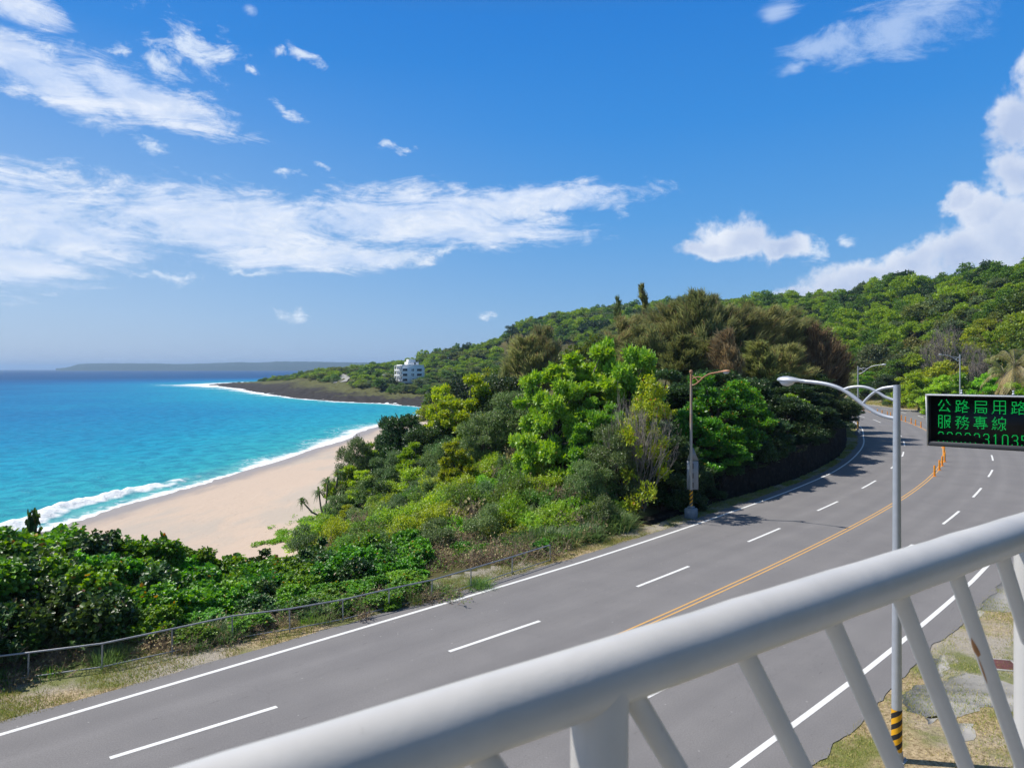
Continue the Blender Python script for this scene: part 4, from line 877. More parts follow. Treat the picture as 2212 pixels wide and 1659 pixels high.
L_casg = leaf_mat('casuarina_green_needles', (.050, .070, .030), (.090, .118, .050), (.14, .17, .075), (.14, .10, .05), .1, .7, .15, .35, 2.0)
L_cast = leaf_mat('casuarina_tan_needles', (.17, .13, .07), (.26, .205, .12), (.36, .29, .18), (.3, .18, .1), .1, .7, .15, .3, 1.6)
L_casr = leaf_mat('casuarina_red_needles', (.085, .060, .036), (.135, .096, .058), (.19, .14, .085), (.1, .06, .04), .1, .7, .15, .3, 1.8)
L_dry = leaf_mat('dry_leaf', (.20, .15, .08), (.30, .23, .13), (.40, .33, .2), (.14, .09, .05), .2, .7, .15, .15)
L_pan = leaf_mat('pandanus_leaf', (.030, .062, .022), (.058, .105, .036), (.10, .15, .06), (.2, .16, .08), .15, .4, .4, .2)
L_vine = leaf_mat('vine_leaf', (.07, .19, .012), (.11, .28, .015), (.17, .36, .02), (.2, .2, .04), .02, .4, .35, .3)
B_grey = bark_mat('grey_bark', (.10, .085, .07), (.30, .27, .23)); B_brown = bark_mat('brown_bark', (.045, .035, .025), (.16, .12, .085))
B_dry = bark_mat('dry_twig', (.15, .105, .075), (.52, .40, .30), 12.)

def shrub(seed, R_, H, nl, rl, dens, k, L, W, mat, bark, name, round_=True, length=.22, droop=.3, spread=1., jit=.28, sq=.8, twig=0, fold=.25, z0=.25):
    r = np.random.default_rng(seed); LB_ = lobes_in(r, nl, R_, H-rl*.6, H*z0, rl); P, D = shoots(r, LB_, dens, jit=jit, sq=sq)
    V, F = rosette(r, P, D, k, L, W, length, round_, spread, droop, fold); mb = MB(); stems(mb, r, LB_, .03+.02*R_, n=4)
    for _ in range(twig):
        c = LB_[r.integers(len(LB_))]; b = np.array([c[0], c[1], c[2]*.5]); d = nrm_(r.normal(0, .7, 3)+[0, 0, .6]); twigs(mb, r, b, d, R_*.45, .012, 3, 3, .55, 2)
    sv, sf = mbarr(mb); return strip_proto(proto(name, [('foliage', V, F, mat), ('stems', sv, sf, bark)]))
def tree(seed, R_, H, nl, rl, dens, k, L, W, mat, bark, name, z0=.35, round_=False, length=.3, droop=.25, sq=.62, jit=.25, tr=.16, spread=1., lean=(0, 0), fold=.25, upw=.55, top=.5):
    r = np.random.default_rng(seed); LB_ = lobes_in(r, nl, R_, H-rl*.5, H*z0, rl, top); LB_[:, 0] += lean[0]*(LB_[:, 2]/H); LB_[:, 1] += lean[1]*(LB_[:, 2]/H)
    P, D = shoots(r, LB_, dens, sq=sq, jit=jit, upw=upw); V, F = rosette(r, P, D, k, L, W, length, round_, spread, droop, fold)
    mb = MB(); zf = H*z0*.8; mb.tube([(0, 0, -.3), (.05, .03, zf*.5), (lean[0]*.2, lean[1]*.2, zf)], [tr*1.3, tr, tr*.8], 8, cap=False); stems(mb, r, LB_, tr, n=5, base=(lean[0]*.2, lean[1]*.2, zf))
    sv, sf = mbarr(mb); return strip_proto(proto(name, [('crown', V, F, mat), ('trunk', sv, sf, bark)]))
def casuarina(seed, R_, H, nb, ns, mat, name='casuarina_tree', wind=(.30, -.1), L=1.35, w=.055, z0=.25):
    r = np.random.default_rng(seed); mb = MB(); tip = np.array([wind[0]*H*.12, 0, H*.97]); tk = lambda t: np.array([wind[0]*H*.12*t*t, 0, H*.97*t])
    mb.tube([tk(t) for t in np.linspace(0, 1, 7)]-np.array([0, 0, .2]), [.2, .17, .14, .11, .08, .05, .02], 7, cap=False); B, Dv, Sz = [], [], []
    for i in range(nb):
        t = z0+(1-z0)*(i+r.random())/nb; a = r.uniform(0, 6.283); prof_ = R_*(1.08-t)**.6*min(1, (t-z0+.12)/.2)*r.uniform(.6, 1.15)
        o_ = tk(t); d = np.array([math.cos(a)*.8, math.sin(a)*.8, .6+.7*t]); m = o_+d*prof_*.55; e = o_+d*prof_+np.array([wind[0], wind[1], .35])*prof_*.35
        mb.tube([o_, m, e], [.05, .03, .008], 4, cap=False); n_ = int(ns/nb*(.4+prof_/R_)); u = r.uniform(.25, 1.06, n_)[:, None]
        q = np.where(u < .55, o_+(m-o_)*u/.55, m+(e-m)*(u-.55)/.45)+r.normal(0, .16*prof_**.5, (n_, 3)); B.append(q); Dv.append(np.tile(nrm_((e-o_)[None])*.8, (n_, 1))); Sz.append(np.full(n_, .6+.4*prof_/R_))
    n_ = ns//14; q = np.array([tk(t) for t in r.uniform(.85, 1.0, n_)]); B.append(q+r.normal(0, .12, q.shape)); Dv.append(np.tile([[.2, 0, 1.]], (n_, 1))); Sz.append(np.full(n_, .7))
    P = np.concatenate(B); D = nrm_(np.concatenate(Dv)+r.normal(0, .33, P.shape)+[wind[0]*.6, wind[1]*.6, .5]); S_ = np.concatenate(Sz)[:, None]*L*r.uniform(.6, 1.3, (len(P), 1))
    side = nrm_(np.cross(D, r.normal(0, 1, P.shape)))*w; m = P+D*S_*.5; e = P+D*S_*.9+np.array([wind[0]*.28, wind[1]*.28, -.10])*S_
    V = np.stack([P-side*.5, P+side*.5, m-side*.6, m+side*.6, e-side*.15, e+side*.15], 1).reshape(-1, 3); kk = np.arange(len(P))[:, None]*6
    sv, sf = mbarr(mb); return strip_proto(proto(name, [('crown', V, np.concatenate([kk+[0, 1, 3, 2], kk+[2, 3, 5, 4]]), mat), ('trunk', sv, sf, B_brown)]))
def brush(seed, R_, H, n, name, mat=B_dry, leafmat=None, nleaf=0, depth=2):
    r = np.random.default_rng(seed); mb = MB()
    for _ in range(n):
        b = np.array([*r.normal(0, R_*.5, 2), 0]); d = nrm_(np.array([*r.normal(0, .8, 2), r.uniform(.25, 1.)])); twigs(mb, r, b, d, H*r.uniform(.3, .6), .017, depth, 3, .7, 3, -.05)
    V, F = mbarr(mb); parts = [('stems', V, F, mat)]
    if leafmat is not None:
        q = V[r.integers(0, len(V), nleaf)]; lv, lf = leaves(q, r.normal(0, 1, q.shape)+[0, 0, .3], .11, .07, r, False); parts.append(('foliage', lv, lf, leafmat))
    return strip_proto(proto(name, parts))

rr = np.random.default_rng(77); U_ = lambda a, b: float(rr.uniform(a, b))
HIB = [shrub(100+i, 1.25, 2.0, 11, .55, 34, 7, .155, .15, L_hib, B_grey, 'sea_hibiscus_shrub', length=.20, droop=.55, twig=2) for i in range(4)]
HIT = [shrub(105+i, 1.6, 3.4, 30, .58, 34, 7, .155, .15, L_hib, B_grey, 'sea_hibiscus_shrub', length=.20, droop=.55, twig=4, z0=.1) for i in range(3)]
HTD = [shrub(115+i, 1.6, 3.4, 24, .58, 24, 6, .155, .15, L_hibd, B_grey, 'sea_hibiscus_shrub', length=.24, droop=.5, twig=26, jit=.4, z0=.1) for i in range(2)]
HID_ = [shrub(110+i, 1.25, 2.0, 10, .55, 26, 6, .15, .14, L_hibd, B_grey, 'sea_hibiscus_shrub', length=.24, droop=.5, twig=8, jit=.4) for i in range(3)]
SPI = [shrub(120+i, .42, 1.7, 7, .30, 60, 6, .15, .14, L_hibd if i else L_hib, B_grey, 'sea_hibiscus_shrub', length=.22, droop=.6, twig=1, z0=.3) for i in range(3)]
MID = [shrub(130+i, 1.5, 1.9, 12, .6, 42, 6, .11, .07, (L_mid, L_mid, L_lime, L_lime)[i], B_grey, 'coastal_shrub', round_=False, length=.26, twig=9, jit=.4) for i in range(4)]
GRY = [shrub(140+i, 1.4, 2.3, 12, .6, 60, 6, .10, .055, L_grey, B_grey, 'coastal_shrub', round_=False, length=.25, twig=3) for i in range(2)]
DRK = [shrub(150+i, 1.6, 2.4, 12, .65, 42, 6, .14, .09, L_dark, B_brown, 'coastal_shrub', round_=False, length=.28, twig=2) for i in range(2)]
LIM = [shrub(155+i, 1.4, 1.8, 12, .55, 44, 6, .12, .085, (L_lime, L_brt)[i], B_grey, 'coastal_shrub', round_=False, length=.26, twig=3) for i in range(2)]
BRU = [brush(160+i, 1.1, 1.0, 44, 'dry_brush', B_dry, (L_dry, L_mid)[i % 2], 420) for i in range(3)]
BRT = [tree(200+i, 4.2, 9.5, 74, .78, 17, 7, .33, .21, L_brt, B_grey, 'broadleaf_tree', .22, length=.45, droop=.3, sq=.42, top=.3, jit=.3, upw=.8) for i in range(2)]
LMT = [tree(210+i, 3.2, 7.5, 46, .7, 19, 6, .28, .18, L_lime, B_grey, 'broadleaf_tree', .22, length=.38, sq=.45, top=.3, upw=.8) for i in range(2)]
DKT = [tree(220+i, 3.4, 8, 34, 1.1, 16, 7, .22, .13, L_dark, B_brown, 'broadleaf_tree', .2, length=.36, sq=.62, top=.2) for i in range(3)]
DGT = [tree(230+i, 3.4, 8, 50, .82, 18, 6, .27, .17, L_hib, B_brown, 'broadleaf_tree', .2, length=.40, sq=.42, top=.2, upw=.8) for i in range(2)]
GRT = [tree(236, 2.8, 6.5, 30, .95, 24, 7, .15, .085, L_grey, B_grey, 'broadleaf_tree', .2, length=.3, sq=.7, top=.2)]
def yellow_tree(seed):
    r = np.random.default_rng(seed); LB_ = lobes_in(r, 42, 2.9, 8.4, 1.4, .68, .2); LB_[:, 0] += (LB_[:, 2]/8)*1.0; P, D = shoots(r, LB_, 8, jit=.4, sq=.7)
    V, F = rosette(r, P, D, 7, .20, .13, .4, False); mb = MB()
    for _ in range(22): b = np.array([*r.normal(0, .35, 2), 0]); d = nrm_(np.array([r.normal(.2, .4), r.normal(0, .4), 1.])); twigs(mb, r, b, d, U_(1.9, 2.7), .04, 3, 3, .33, 3, .28)
    sv, sf = mbarr(mb); return strip_proto(proto('sparse_tree', [('crown', V, F, L_yel), ('trunk', sv, sf, bark_mat('pale_grey_twigs', (.20, .17, .15), (.44, .40, .36)))]))
YEL = yellow_tree(240)
CAS = [casuarina(300+i, 4.2, 13, 70, 15000, L_cas) for i in range(3)]
CAG = [casuarina(310, 3.2, 12, 60, 12000, L_casg)]; CAT = [casuarina(320, 2.6, 8, 46, 9000, L_cast, L=1.0)]; CAR = [casuarina(330, 3.8, 9, 60, 12000, L_casr, L=.95)]
CSP = [casuarina(340, .85, 10, 16, 900, L_casg, L=.7, z0=.72)]
def pandanus(seed):
    r = np.random.default_rng(seed); mb = MB(); VV, FF, n = [], [], 0; b = np.zeros(3)
    for (hx_, hy_, hz2, sc2) in ((-1.6, -.2, 1.3, .75), (-.5, .3, 1.9, .95), (.3, -.1, 2.7, 1.1), (1.0, .4, 3.2, 1.1), (1.5, -.3, 2.2, 1.)):
        h = np.array([hx_, hy_, hz2]); mb.tube([b, b+(h-b)*[.55, .55, .35], h], [.09, .07, .06], 6, cap=False)
        m_ = 70; u = sph(r, m_); u[:, 2] = u[:, 2]*.7+.35; u = nrm_(u); L = .85*sc2*r.uniform(.7, 1.1, (m_, 1)); s_ = nrm_(np.cross(u, [0, 0, 1.]))*.035
        P0_ = h+u*.05; P1_ = h+u*L*.55; P2_ = h+u*L*.9-np.array([0, 0, 1.])*L*.38
        VV.append(np.stack([P0_-s_, P0_+s_, P1_-s_, P1_+s_, P2_-s_*.2, P2_+s_*.2], 1).reshape(-1, 3)); kk = np.arange(m_)[:, None]*6+n; FF += [kk+[0, 1, 3, 2], kk+[2, 3, 5, 4]]; n += m_*6
    sv, sf = mbarr(mb); return strip_proto(proto('pandanus', [('foliage', np.concatenate(VV), np.concatenate(FF), L_pan), ('trunk', sv, sf, B_grey)]))
PAN = pandanus(350)
def grass_clump(seed, mat, name='grass_clump', n=420, R_=.8, L=1.1):
    r = np.random.default_rng(seed); P = np.c_[r.normal(0, R_*.45, (n, 2)), np.zeros(n)]; d = nrm_(np.c_[P[:, :2]*1.1+r.normal(0, .3, (n, 2)), np.full(n, 1.1)]); l = L*r.uniform(.5, 1.2, (n, 1)); s_ = nrm_(np.cross(d, [0, 0, 1.]))*.013
    m_ = P+d*l*.55; e = P+d*l*.95-np.array([0, 0, .28])*l; V = np.stack([P-s_, P+s_, m_-s_*.8, m_+s_*.8, e-s_*.1, e+s_*.1], 1).reshape(-1, 3); kk = np.arange(n)[:, None]*6
    return strip_proto(proto(name, [('blades', V, np.concatenate([kk+[0, 1, 3, 2], kk+[2, 3, 5, 4]]), mat)]))
GRC = [grass_clump(360, L_grey), grass_clump(361, L_mid, n=300, L=.8), grass_clump(362, L_dry, n=380, L=.9)]

# ------------------------------------------------------------------ plants: where they stand
def gz(x, y): return hz_(x, y)
def put(p, x, y, s, label, cat, group=None, dz=-.05, rz=None, tilt=0.): return place(p, (x, y, gz(x, y)+dz), s, U_(0, 6.28) if rz is None else rz, label, cat, group, tilt)
pick = lambda L_: L_[int(rr.integers(len(L_)))]
# 1 the hedge of sea hibiscus behind the fence
HT = tab([(0, 3.55), (80, 3.9), (110, 3.2), (200, 3.4), (350, 2.7), (400, 2.1), (440, 1.5), (520, 1.35), (640, 1.5), (760, 1.9), (900, 1.6)])   # plant height by photo column
def fence_d(x): return np.interp(x, [p[0] for p in FB], [p[1] for p in FB])
spots = []
for row, dist in enumerate((.55, 1.7, 3.0, 4.4, 5.9, 7.6, 9.4)):
    for u in np.arange(-13.5, 17.5, 1.55):
        a = np.array([-14.5, 20.5])+np.array([.845, .535])*(u+U_(-.5, .5)); q = a+np.array([-.535, .845])*(dist+U_(-.4, .4)); px = 1106+q[0]/q[1]*FX
        if q[0] > -1.5-dist*.4 or px > 905: continue
        spots.append((q[0], q[1], px, row))
for (x, y, px, row) in spots:
    z_ = gz(x, y); zt_ = max(.25, 4.3-.0045*max(px, -60)) if px < 200 else np.interp(px, [200, 350, 420, 520, 640, 760, 900], [3.2, 2.3, 1.3, .75, .9, 1.0, .7])
    grow = np.clip((row+1.6)/4.0, .42, 1); H_ = np.clip((zt_-z_)*grow, .9, 6.4)*U_(.85, 1.1)
    if row == 0: H_ = min(H_, 1.25 if px < 150 else 1.6)
    if row == 0 and px < 330 and U_(0, 1) < .55: continue
    left = px < 330 and row in (1, 2, 3); far_ = row >= 4
    p = pick(HID_) if (left and U_(0, 1) < .75) else (pick(HIB) if U_(0, 1) < .8 else pick(HID_))
    if H_ > 2.7: p = pick(HTD) if p in HID_ else pick(HIT)
    lb = ('dark sea hibiscus shrub with bare brown stems in the tall left hedge' if p in HID_+HTD else 'glossy green sea hibiscus shrub in the tall left end of the hedge') if px < 360 else \
         ('dark sea hibiscus shrub in the low middle of the hedge by the beach' if p in HID_ else 'glossy green sea hibiscus shrub in the low middle of the hedge by the beach')
    sc3_ = np.clip(H_/3.4, .75, 1.5) if H_ > 2.7 else np.clip(H_/2.0, .6, 1.2)
    put(p, x, y, (sc3_, H_/(3.4 if H_ > 2.7 else 2.0)), lb, 'shrub', 'sea hibiscus shrubs behind the fence')
for (px, d, top, lb) in ((20, 30.5, 1078, 'dark upright hibiscus shoot at the left picture edge, before the sea'), (78, 30, 1052, 'tallest dark hibiscus shoot at left, standing before the water'), (180, 31, 1072, 'upright hibiscus shoot against the white surf'),
                         (205, 30.5, 1080, 'leafy hibiscus shoot beside the one against the white surf'), (350, 32, 1092, 'single hibiscus shoot standing against the sand, right of the tall hedge'), (255, 31, 1108, 'low hibiscus shoot before the wet sand'), (310, 31.5, 1100, 'broad hibiscus shoot before the sand'),
                         (420, 34, 1170, 'hibiscus shoot on the slope where the hedge drops'), (565, 36, 1168, 'hibiscus shoot in the middle of the beach view'), (690, 37, 1140, 'hibiscus shoot beside the green creepers')):
    x = at(px, d); z_ = gz(x, d); H_ = HC-(top-797)/FX*d-z_; put(pick(SPI), x, d, (.9+U_(0, .3), max(H_, .6)/1.75), lb, 'shrub')
# 2 dry brush, small shrubs and grass near the fence's right end and along the fence foot
for k in range(60):
    px = U_(900, 1270); d = U_(33.0, 38.5); x = at(px, d)
    if road_of([(x, d)])[0][0] > WALLF(d)-.4: continue
    put(pick(BRU), x, d, U_(.8, 1.25), 'tangle of dry brown brush at the right end of the fence', 'dry brush', 'dry brush tangles by the fence')
for k in range(46):
    u = U_(-12, 15); dd_ = U_(.15, 1.1); q = np.array([-14.5, 20.5])+np.array([.845, .535])*u+np.array([-.535, .845])*dd_
    put(pick(BRU), q[0], q[1], (U_(.5, .9), U_(.5, .85)), 'tangle of dry brown brush pressed against the wire fence', 'dry brush', 'dry brush along the fence foot')
for k in range(40):
    u = U_(-12, 16); dd_ = U_(-.15, .9); q = np.array([-14.5, 20.5])+np.array([.845, .535])*u+np.array([-.535, .845])*dd_
    put(pick(GRC[:2]), q[0], q[1], U_(.4, .8), 'tuft of long grass growing through the wire fence', 'grass tuft', 'grass tufts along the fence')
for k in range(44):
    px = U_(1120, 1345); d = U_(36, 41); x = at(px, d)
    if road_of([(x, d)])[0][0] > WALLF(d)-.2: continue
    put(GRC[0] if px > 1230 else pick(GRC), x, d, U_(.8, 1.5), 'tuft of long grey green grass beside the road where the wall starts', 'grass tuft', 'grass tufts where the wall starts')
for k in range(16):
    px = U_(960, 1240); d = U_(33.5, 38); x = at(px, d)
    if road_of([(x, d)])[0][0] > WALLF(d)-.5: continue
    put(pick(HIB), x, d, (U_(.35, .6), U_(.35, .55)), 'small glossy hibiscus among dry brush at the right end of the fence', 'shrub', 'small hibiscus among the dry brush')
# 3 the scrub on the dune slope
def inveg(x, y):
    if y < 38: return False
    lim = np.interp(y, [38, 44, 48, 52, 57, 61, 66, 75, 95], [-9, -14.5, -12.5, -11, -12.5, -14.5, -16, -16, -17])
    o_, yy_, _ = road_of([(x, y)]); return x > lim and o_[0] < WALLF(yy_[0])-1.0
for yy in np.arange(38.5, 84, 1.75):
    for xx in np.arange(-17, 40, 1.9):
        x, y = xx+U_(-.7, .7), yy+U_(-.6, .6)
        if not inveg(x, y): continue
        px = 1106+x/y*FX
        if px > 1480 and y > 58: continue
        if y > 70 and px > 1000: continue
        u = U_(0, 1)
        if y < 55 and px < 1330:
            p, s_, lb, gp = (pick(MID), (U_(.9, 1.35), U_(.9, 1.5)), 'twiggy green scrub bush on the sunny dune slope', 'scrub bushes on the dune slope') if u < .50 else (pick(BRU), (U_(1.2, 1.7), U_(1.6, 2.5)), 'tangle of bare grey brown twigs on the dune slope', 'bare twig tangles on the dune slope') if u < .66 else \
                            (pick(GRY), (U_(.8, 1.1), U_(.75, 1.1)), 'grey green small leaved bush on the dune slope', 'grey green bushes on the dune slope') if u < .82 else (pick(LIM), (U_(.8, 1.1), U_(.7, 1.)), 'bright lime bush on the dune slope', 'lime bushes on the dune slope')
        elif px < 1330:
            p, s_, lb, gp = (pick(LIM), (U_(.9, 1.4), U_(.9, 1.4)), 'bright leafy bush on the seaward shoulder of the dune', 'leafy bushes on the dune shoulder') if u < .45 else (pick(DRK), (U_(.9, 1.3), U_(.9, 1.4)), 'dark leafy bush on the seaward shoulder of the dune', 'dark bushes on the dune shoulder') if u < .72 else \
                            (pick(GRY), (U_(1, 1.4), U_(1, 1.4)), 'grey green bush on the seaward shoulder of the dune', 'grey green bushes on the dune shoulder')
        else:
            p, s_, lb, gp = (pick(DRK), (U_(.9, 1.3), U_(.8, 1.2)), 'dark bush in the shade above the stone wall', 'dark bushes above the wall') if u < .8 else (pick(GRY), (U_(.8, 1.2), U_(.8, 1.2)), 'grey green bush in the shade above the stone wall', 'grey green bushes above the wall')
        put(p, x, y, s_, lb, 'dry brush' if p in BRU else 'shrub', gp)
# 4 trees of the grove: (photo column, distance, photo row of the top, source, spread, label)
def T(px, d, top, p, w, lb, cat='tree', H0=None, grp=None, tilt=0.):
    x = at(px, d); z_ = gz(x, d); H_ = HC+(797-top)/FX*d-z_
    Hp = max(np.array(p[1][0][1].bound_box)[:, 2]); return put(p, x, d, (w, H_/Hp), lb, cat, grp, -.15, None, tilt)
T(1262, 51, 738, BRT[0], 1.05, 'big bright green broadleaf tree in the middle of the grove'); T(1345, 50.5, 716, BRT[1], .78, 'bright green tree with upright sprays on top, right of the big one')
T(1190, 48, 790, BRT[1], .72, 'bright green tree at the left foot of the big bright one'); T(1290, 46.5, 850, BRT[0], .60, 'low bright green tree in front of the big bright one')
T(1010, 60, 800, LMT[0], .95, 'lime green tree on the seaward shoulder of the grove'); T(962, 63, 822, LMT[1], .75, 'small lime green tree at the left end of the grove top')
T(1085, 60, 806, DKT[0], .85, 'dark tree between the lime tree and the big bright tree'); T(1120, 56, 835, GRT[0], 1.05, 'grey green tree left of the big bright tree')
T(880, 67, 886, DKT[1], .95, 'dark tree at the seaward edge of the grove'); T(835, 69, 892, DKT[2], .62, 'small dark tree leaning out over the beach'); T(940, 62, 880, DKT[0], .85, 'dark tree below the lime green one'); T(1040, 54, 880, GRT[0], .85, 'small grey green tree on the upper dune slope')
T(800, 66, 950, LMT[1], .55, 'low bright bush like tree above the pandanus'); T(900, 58, 950, LMT[0], .55, 'low leafy tree on the seaward slope'); T(985, 50, 945, LMT[1], .5, 'low lime tree in the middle of the dune slope')
T(745, 61, 1000, LMT[0], .62, 'leafy bush like tree beside the pandanus'); T(770, 64, 935, GRT[0], .8, 'grey green tree above the pandanus'); T(735, 57.5, 1062, GRT[0], .5, 'small grey green bush at the foot of the pandanus', 'shrub'); T(790, 59, 1010, LMT[1], .6, 'bright bushy tree right of the pandanus'); T(850, 60, 965, GRT[0], .8, 'grey green tree in the middle of the seaward slope'); T(760, 54, 1085, LMT[0], .5, 'bright bush above the green creepers', 'shrub')
T(1385, 43.2, 792, YEL, .92, 'sparse yellow green tree with bare grey twigs before the lamp'); T(1330, 43.5, 905, GRT[0], .7, 'small grey green tree left of the yellow one'); T(1270, 42, 985, GRT[0], .6, 'grey green small tree low on the slope beside the dark wall')
T(1545, 54, 800, DGT[0], 1.0, 'green tree right behind the rusty lamp'); T(1610, 57, 812, DGT[1], .9, 'spreading green tree right of the rusty lamp'); T(1500, 50, 880, DGT[1], .75, 'green tree left of the rusty lamp pole')
T(1560, 51, 930, DGT[0], .62, 'low green tree hanging over the dark wall'); T(1640, 58, 878, DKT[0], .8, 'dark tree hanging over the wall right of the rusty lamp'); T(1455, 47, 930, DKT[1], .75, 'dark low tree behind the yellow one')
T(1440, 45, 985, DKT[2], .6, 'dark low tree at the left start of the wall'); T(1700, 63, 846, DKT[1], .9, 'dark tree over the middle of the wall'); T(1715, 66, 845, LMT[0], .75, 'lime green tree lit by the sun above the road curve')
T(1760, 70, 856, DKT[2], .9, 'dark tree over the wall near its right end'); T(1790, 80, 842, DKT[0], 1.05, 'dark tree at the bend of the road'); T(1775, 92, 830, DKT[1], 1.2, 'dark tree behind the bend, under the reddish tree')
T(1806, 100, 862, DKT[2], 1.0, 'last dark tree at the far bend beside the thin lamp'); T(1600, 66, 810, DKT[1], 1.1, 'dark tree under the brown feathery trees'); T(1690, 72, 800, DKT[2], 1.2, 'dark tree in the middle of the grove'); T(1520, 62, 790, DKT[0], 1.2, 'dark tree behind the green one by the lamp')
T(1740, 84, 800, DKT[0], 1.2, 'dark tree under the grove crest at right'); T(1430, 60, 790, DKT[2], 1.15, 'dark tree behind the yellow sparse tree'); T(1795, 110, 850, DKT[1], 1.1, 'dark tree hidden deep in the far bend')
for (px, d, top, p, w, lb) in ((1135, 79, 712, CAS[0], .85, 'brown feathery casuarina standing alone left of the bright tree'), (1178, 80, 692, CAS[1], .75, 'brown feathery casuarina with the higher tip left of the bright tree'), (1105, 80, 745, CAS[2], .6, 'low brown casuarina at the left end'), (1345, 78, 672, CAS[1], 1.0, 'brown casuarina at the left of the main crest'),
                               (1400, 76, 690, CAS[2], 1.0, 'brown casuarina below the two spindly ones'), (1450, 80, 640, CAS[0], 1.05, 'tall brown casuarina left of the highest crest'), (1505, 79, 617, CAS[1], 1.05, 'highest brown casuarina of the grove crest'), (1540, 83, 622, CAS[2], .95, 'brown casuarina right beside the highest one'),
                               (1590, 84, 648, CAS[0], 1.05, 'brown casuarina in the middle of the crest'), (1640, 86, 652, CAS[1], 1.1, 'brown casuarina right of the crest middle'), (1690, 88, 650, CAS[2], 1.1, 'brown casuarina at the right of the crest'), (1735, 92, 676, CAS[0], 1.05, 'brown casuarina falling towards the right end'),
                               (1470, 72, 715, CAG[0], 1.0, 'olive green casuarina before the crest'), (1532, 73, 720, CAG[0], .9, 'olive green casuarina above the rusty lamp'), (1640, 76, 728, CAG[0], 1.05, 'olive casuarina right of the pale tan one'), (1690, 78, 735, CAS[1], 1.0, 'brown casuarina in front of the crest at right'),
                               (1572, 70, 698, CAT[0], 1.0, 'pale tan casuarina above the rusty lamp arm'), (1765, 86, 690, CAR[0], 1.05, 'reddish brown casuarina at the right end of the grove'), (1795, 92, 725, CAR[0], .85, 'lower reddish casuarina at the right end of the grove'), (1800, 100, 770, CAS[2], .9, 'dark brown casuarina at the bend'),
                               (1393, 84, 606, CSP[0], 1.3, 'spindly tall casuarina with a tuft on top against the sky'), (1337, 84, 632, CSP[0], 1.0, 'shorter spindly casuarina left of the tall one'), (1620, 92, 640, CAG[0], .8, 'thin casuarina tips right of the highest crest'), (1400, 88, 668, CAS[0], 1.0, 'brown casuarina behind the spindly ones')):
    T(px, d, top, p, w, lb, 'tree', None, 'casuarinas of the grove')
for q in np.arange(s_off((17.5, 37.5))[0], s_off((55, 112))[0], 1.15):
    p0_ = roadpt(q, 0); wq_ = float(WALLF(p0_[1])); x, y = roadpt(q, wq_-U_(.35, 1.0)); zt_ = max(hz_(*roadpt(q, wq_-.9))+.1, .25)
    place(pick(DRK) if U_(0, 1) < .7 else pick(GRC[:2]), (x, y, zt_-.35), (U_(.45, .8), U_(.35, .6)), U_(0, 6.28), 'small dark shrub spilling over the top of the stone wall', 'shrub', 'small shrubs along the wall top')
put(PAN, at(700, 59.5), 59.5, 1.15, 'pandanus with spiky leaf heads leaning over the sand', 'pandanus', rz=0.)
# 5 creeping green plants on the sand, as ground cover
r5 = np.random.default_rng(55); P = []
for _ in range(42000):
    px = r5.uniform(540, 800); row = r5.uniform(1085, 1215); x, y = g(px, row, -3.8)
    edge = np.interp(row, [1085, 1105, 1120, 1140, 1160, 1190, 1215], [735, 700, 650, 625, 590, 640, 700]); nn = math.sin(x*2.1+y*1.3)+math.sin(x*.9-y*1.7+1.)+math.sin(x*4.3+y*.7)
    if px > edge+(-nn)*22+r5.normal(0, 9): P.append((x, y))
P += [g(px+r5.normal(0, 2), 1163-(px-560)*.05+r5.normal(0, 1.2), -3.8) for px in r5.uniform(556, 650, 700)]
P = np.array(P); P = P[(P[:, 1] < 66) & (P[:, 1] > 44)]; Pz = height(P)+.03+r5.random(len(P))*.16; P3 = np.c_[P, Pz]
V, F = leaves(P3, r5.normal(0, 1, P3.shape)*[1, 1, .3]+[0, 0, .25], .15, .13, r5, False, upb=1.2); tag(mk('beach_creeper', V, [F], L_vine), 'bright green creeping plants spreading over the sand', 'creeper', None, 'stuff')
# 6 short grass of the verges
m_blade = leaf_mat('grass_blade', (.16, .17, .045), (.30, .27, .09), (.46, .38, .18), (.10, .17, .03), .25, .6, .2, .25)
m_bladeg = leaf_mat('green_grass_blade', (.06, .12, .02), (.11, .19, .03), (.19, .26, .06), (.34, .28, .12), .15, .6, .2, .25)
def blades(P, L, r, mat, name):
    n = len(P); z_ = height(P); P3 = np.c_[P, z_-.005]; d = nrm_(np.c_[r.normal(0, .65, (n, 2)), np.full(n, 1.)]); l = L*r.uniform(.4, 1.3, (n, 1)); s_ = nrm_(np.cross(d, r.normal(0, 1, (n, 3))))*(.007+.08*L*.1)
    V = np.stack([P3-s_, P3+s_, P3+d*l], 1).reshape(-1, 3); tag(mk(name, V, [np.arange(n)[:, None]*3+[0, 1, 2]], mat), None, None, None, 'stuff')
def verge_pts(n, s0_, s1_, fa, fb_, r, thr, power=1.0):
    s_ = s0_+(s1_-s0_)*r.random(n)**power; x = np.interp(s_, CS, CL[:, 0]); y = np.interp(s_, CS, CL[:, 1]); nx = np.interp(s_, CS, CN[:, 0]); ny = np.interp(s_, CS, CN[:, 1]); a, b = fa(y), fb_(y); o_ = a+(b-a)*r.random(n)
    P = np.c_[x+nx*o_, y+ny*o_]; nv = vnoise(P, .8, 12)*.6+vnoise(P, 2.3, 13)*.4; return P[(nv+r.normal(0, .12, n)) > thr]
r6 = np.random.default_rng(66); sA = s_off(g(-200, 1640))[0]; sB = s_off((58, 118))[0]
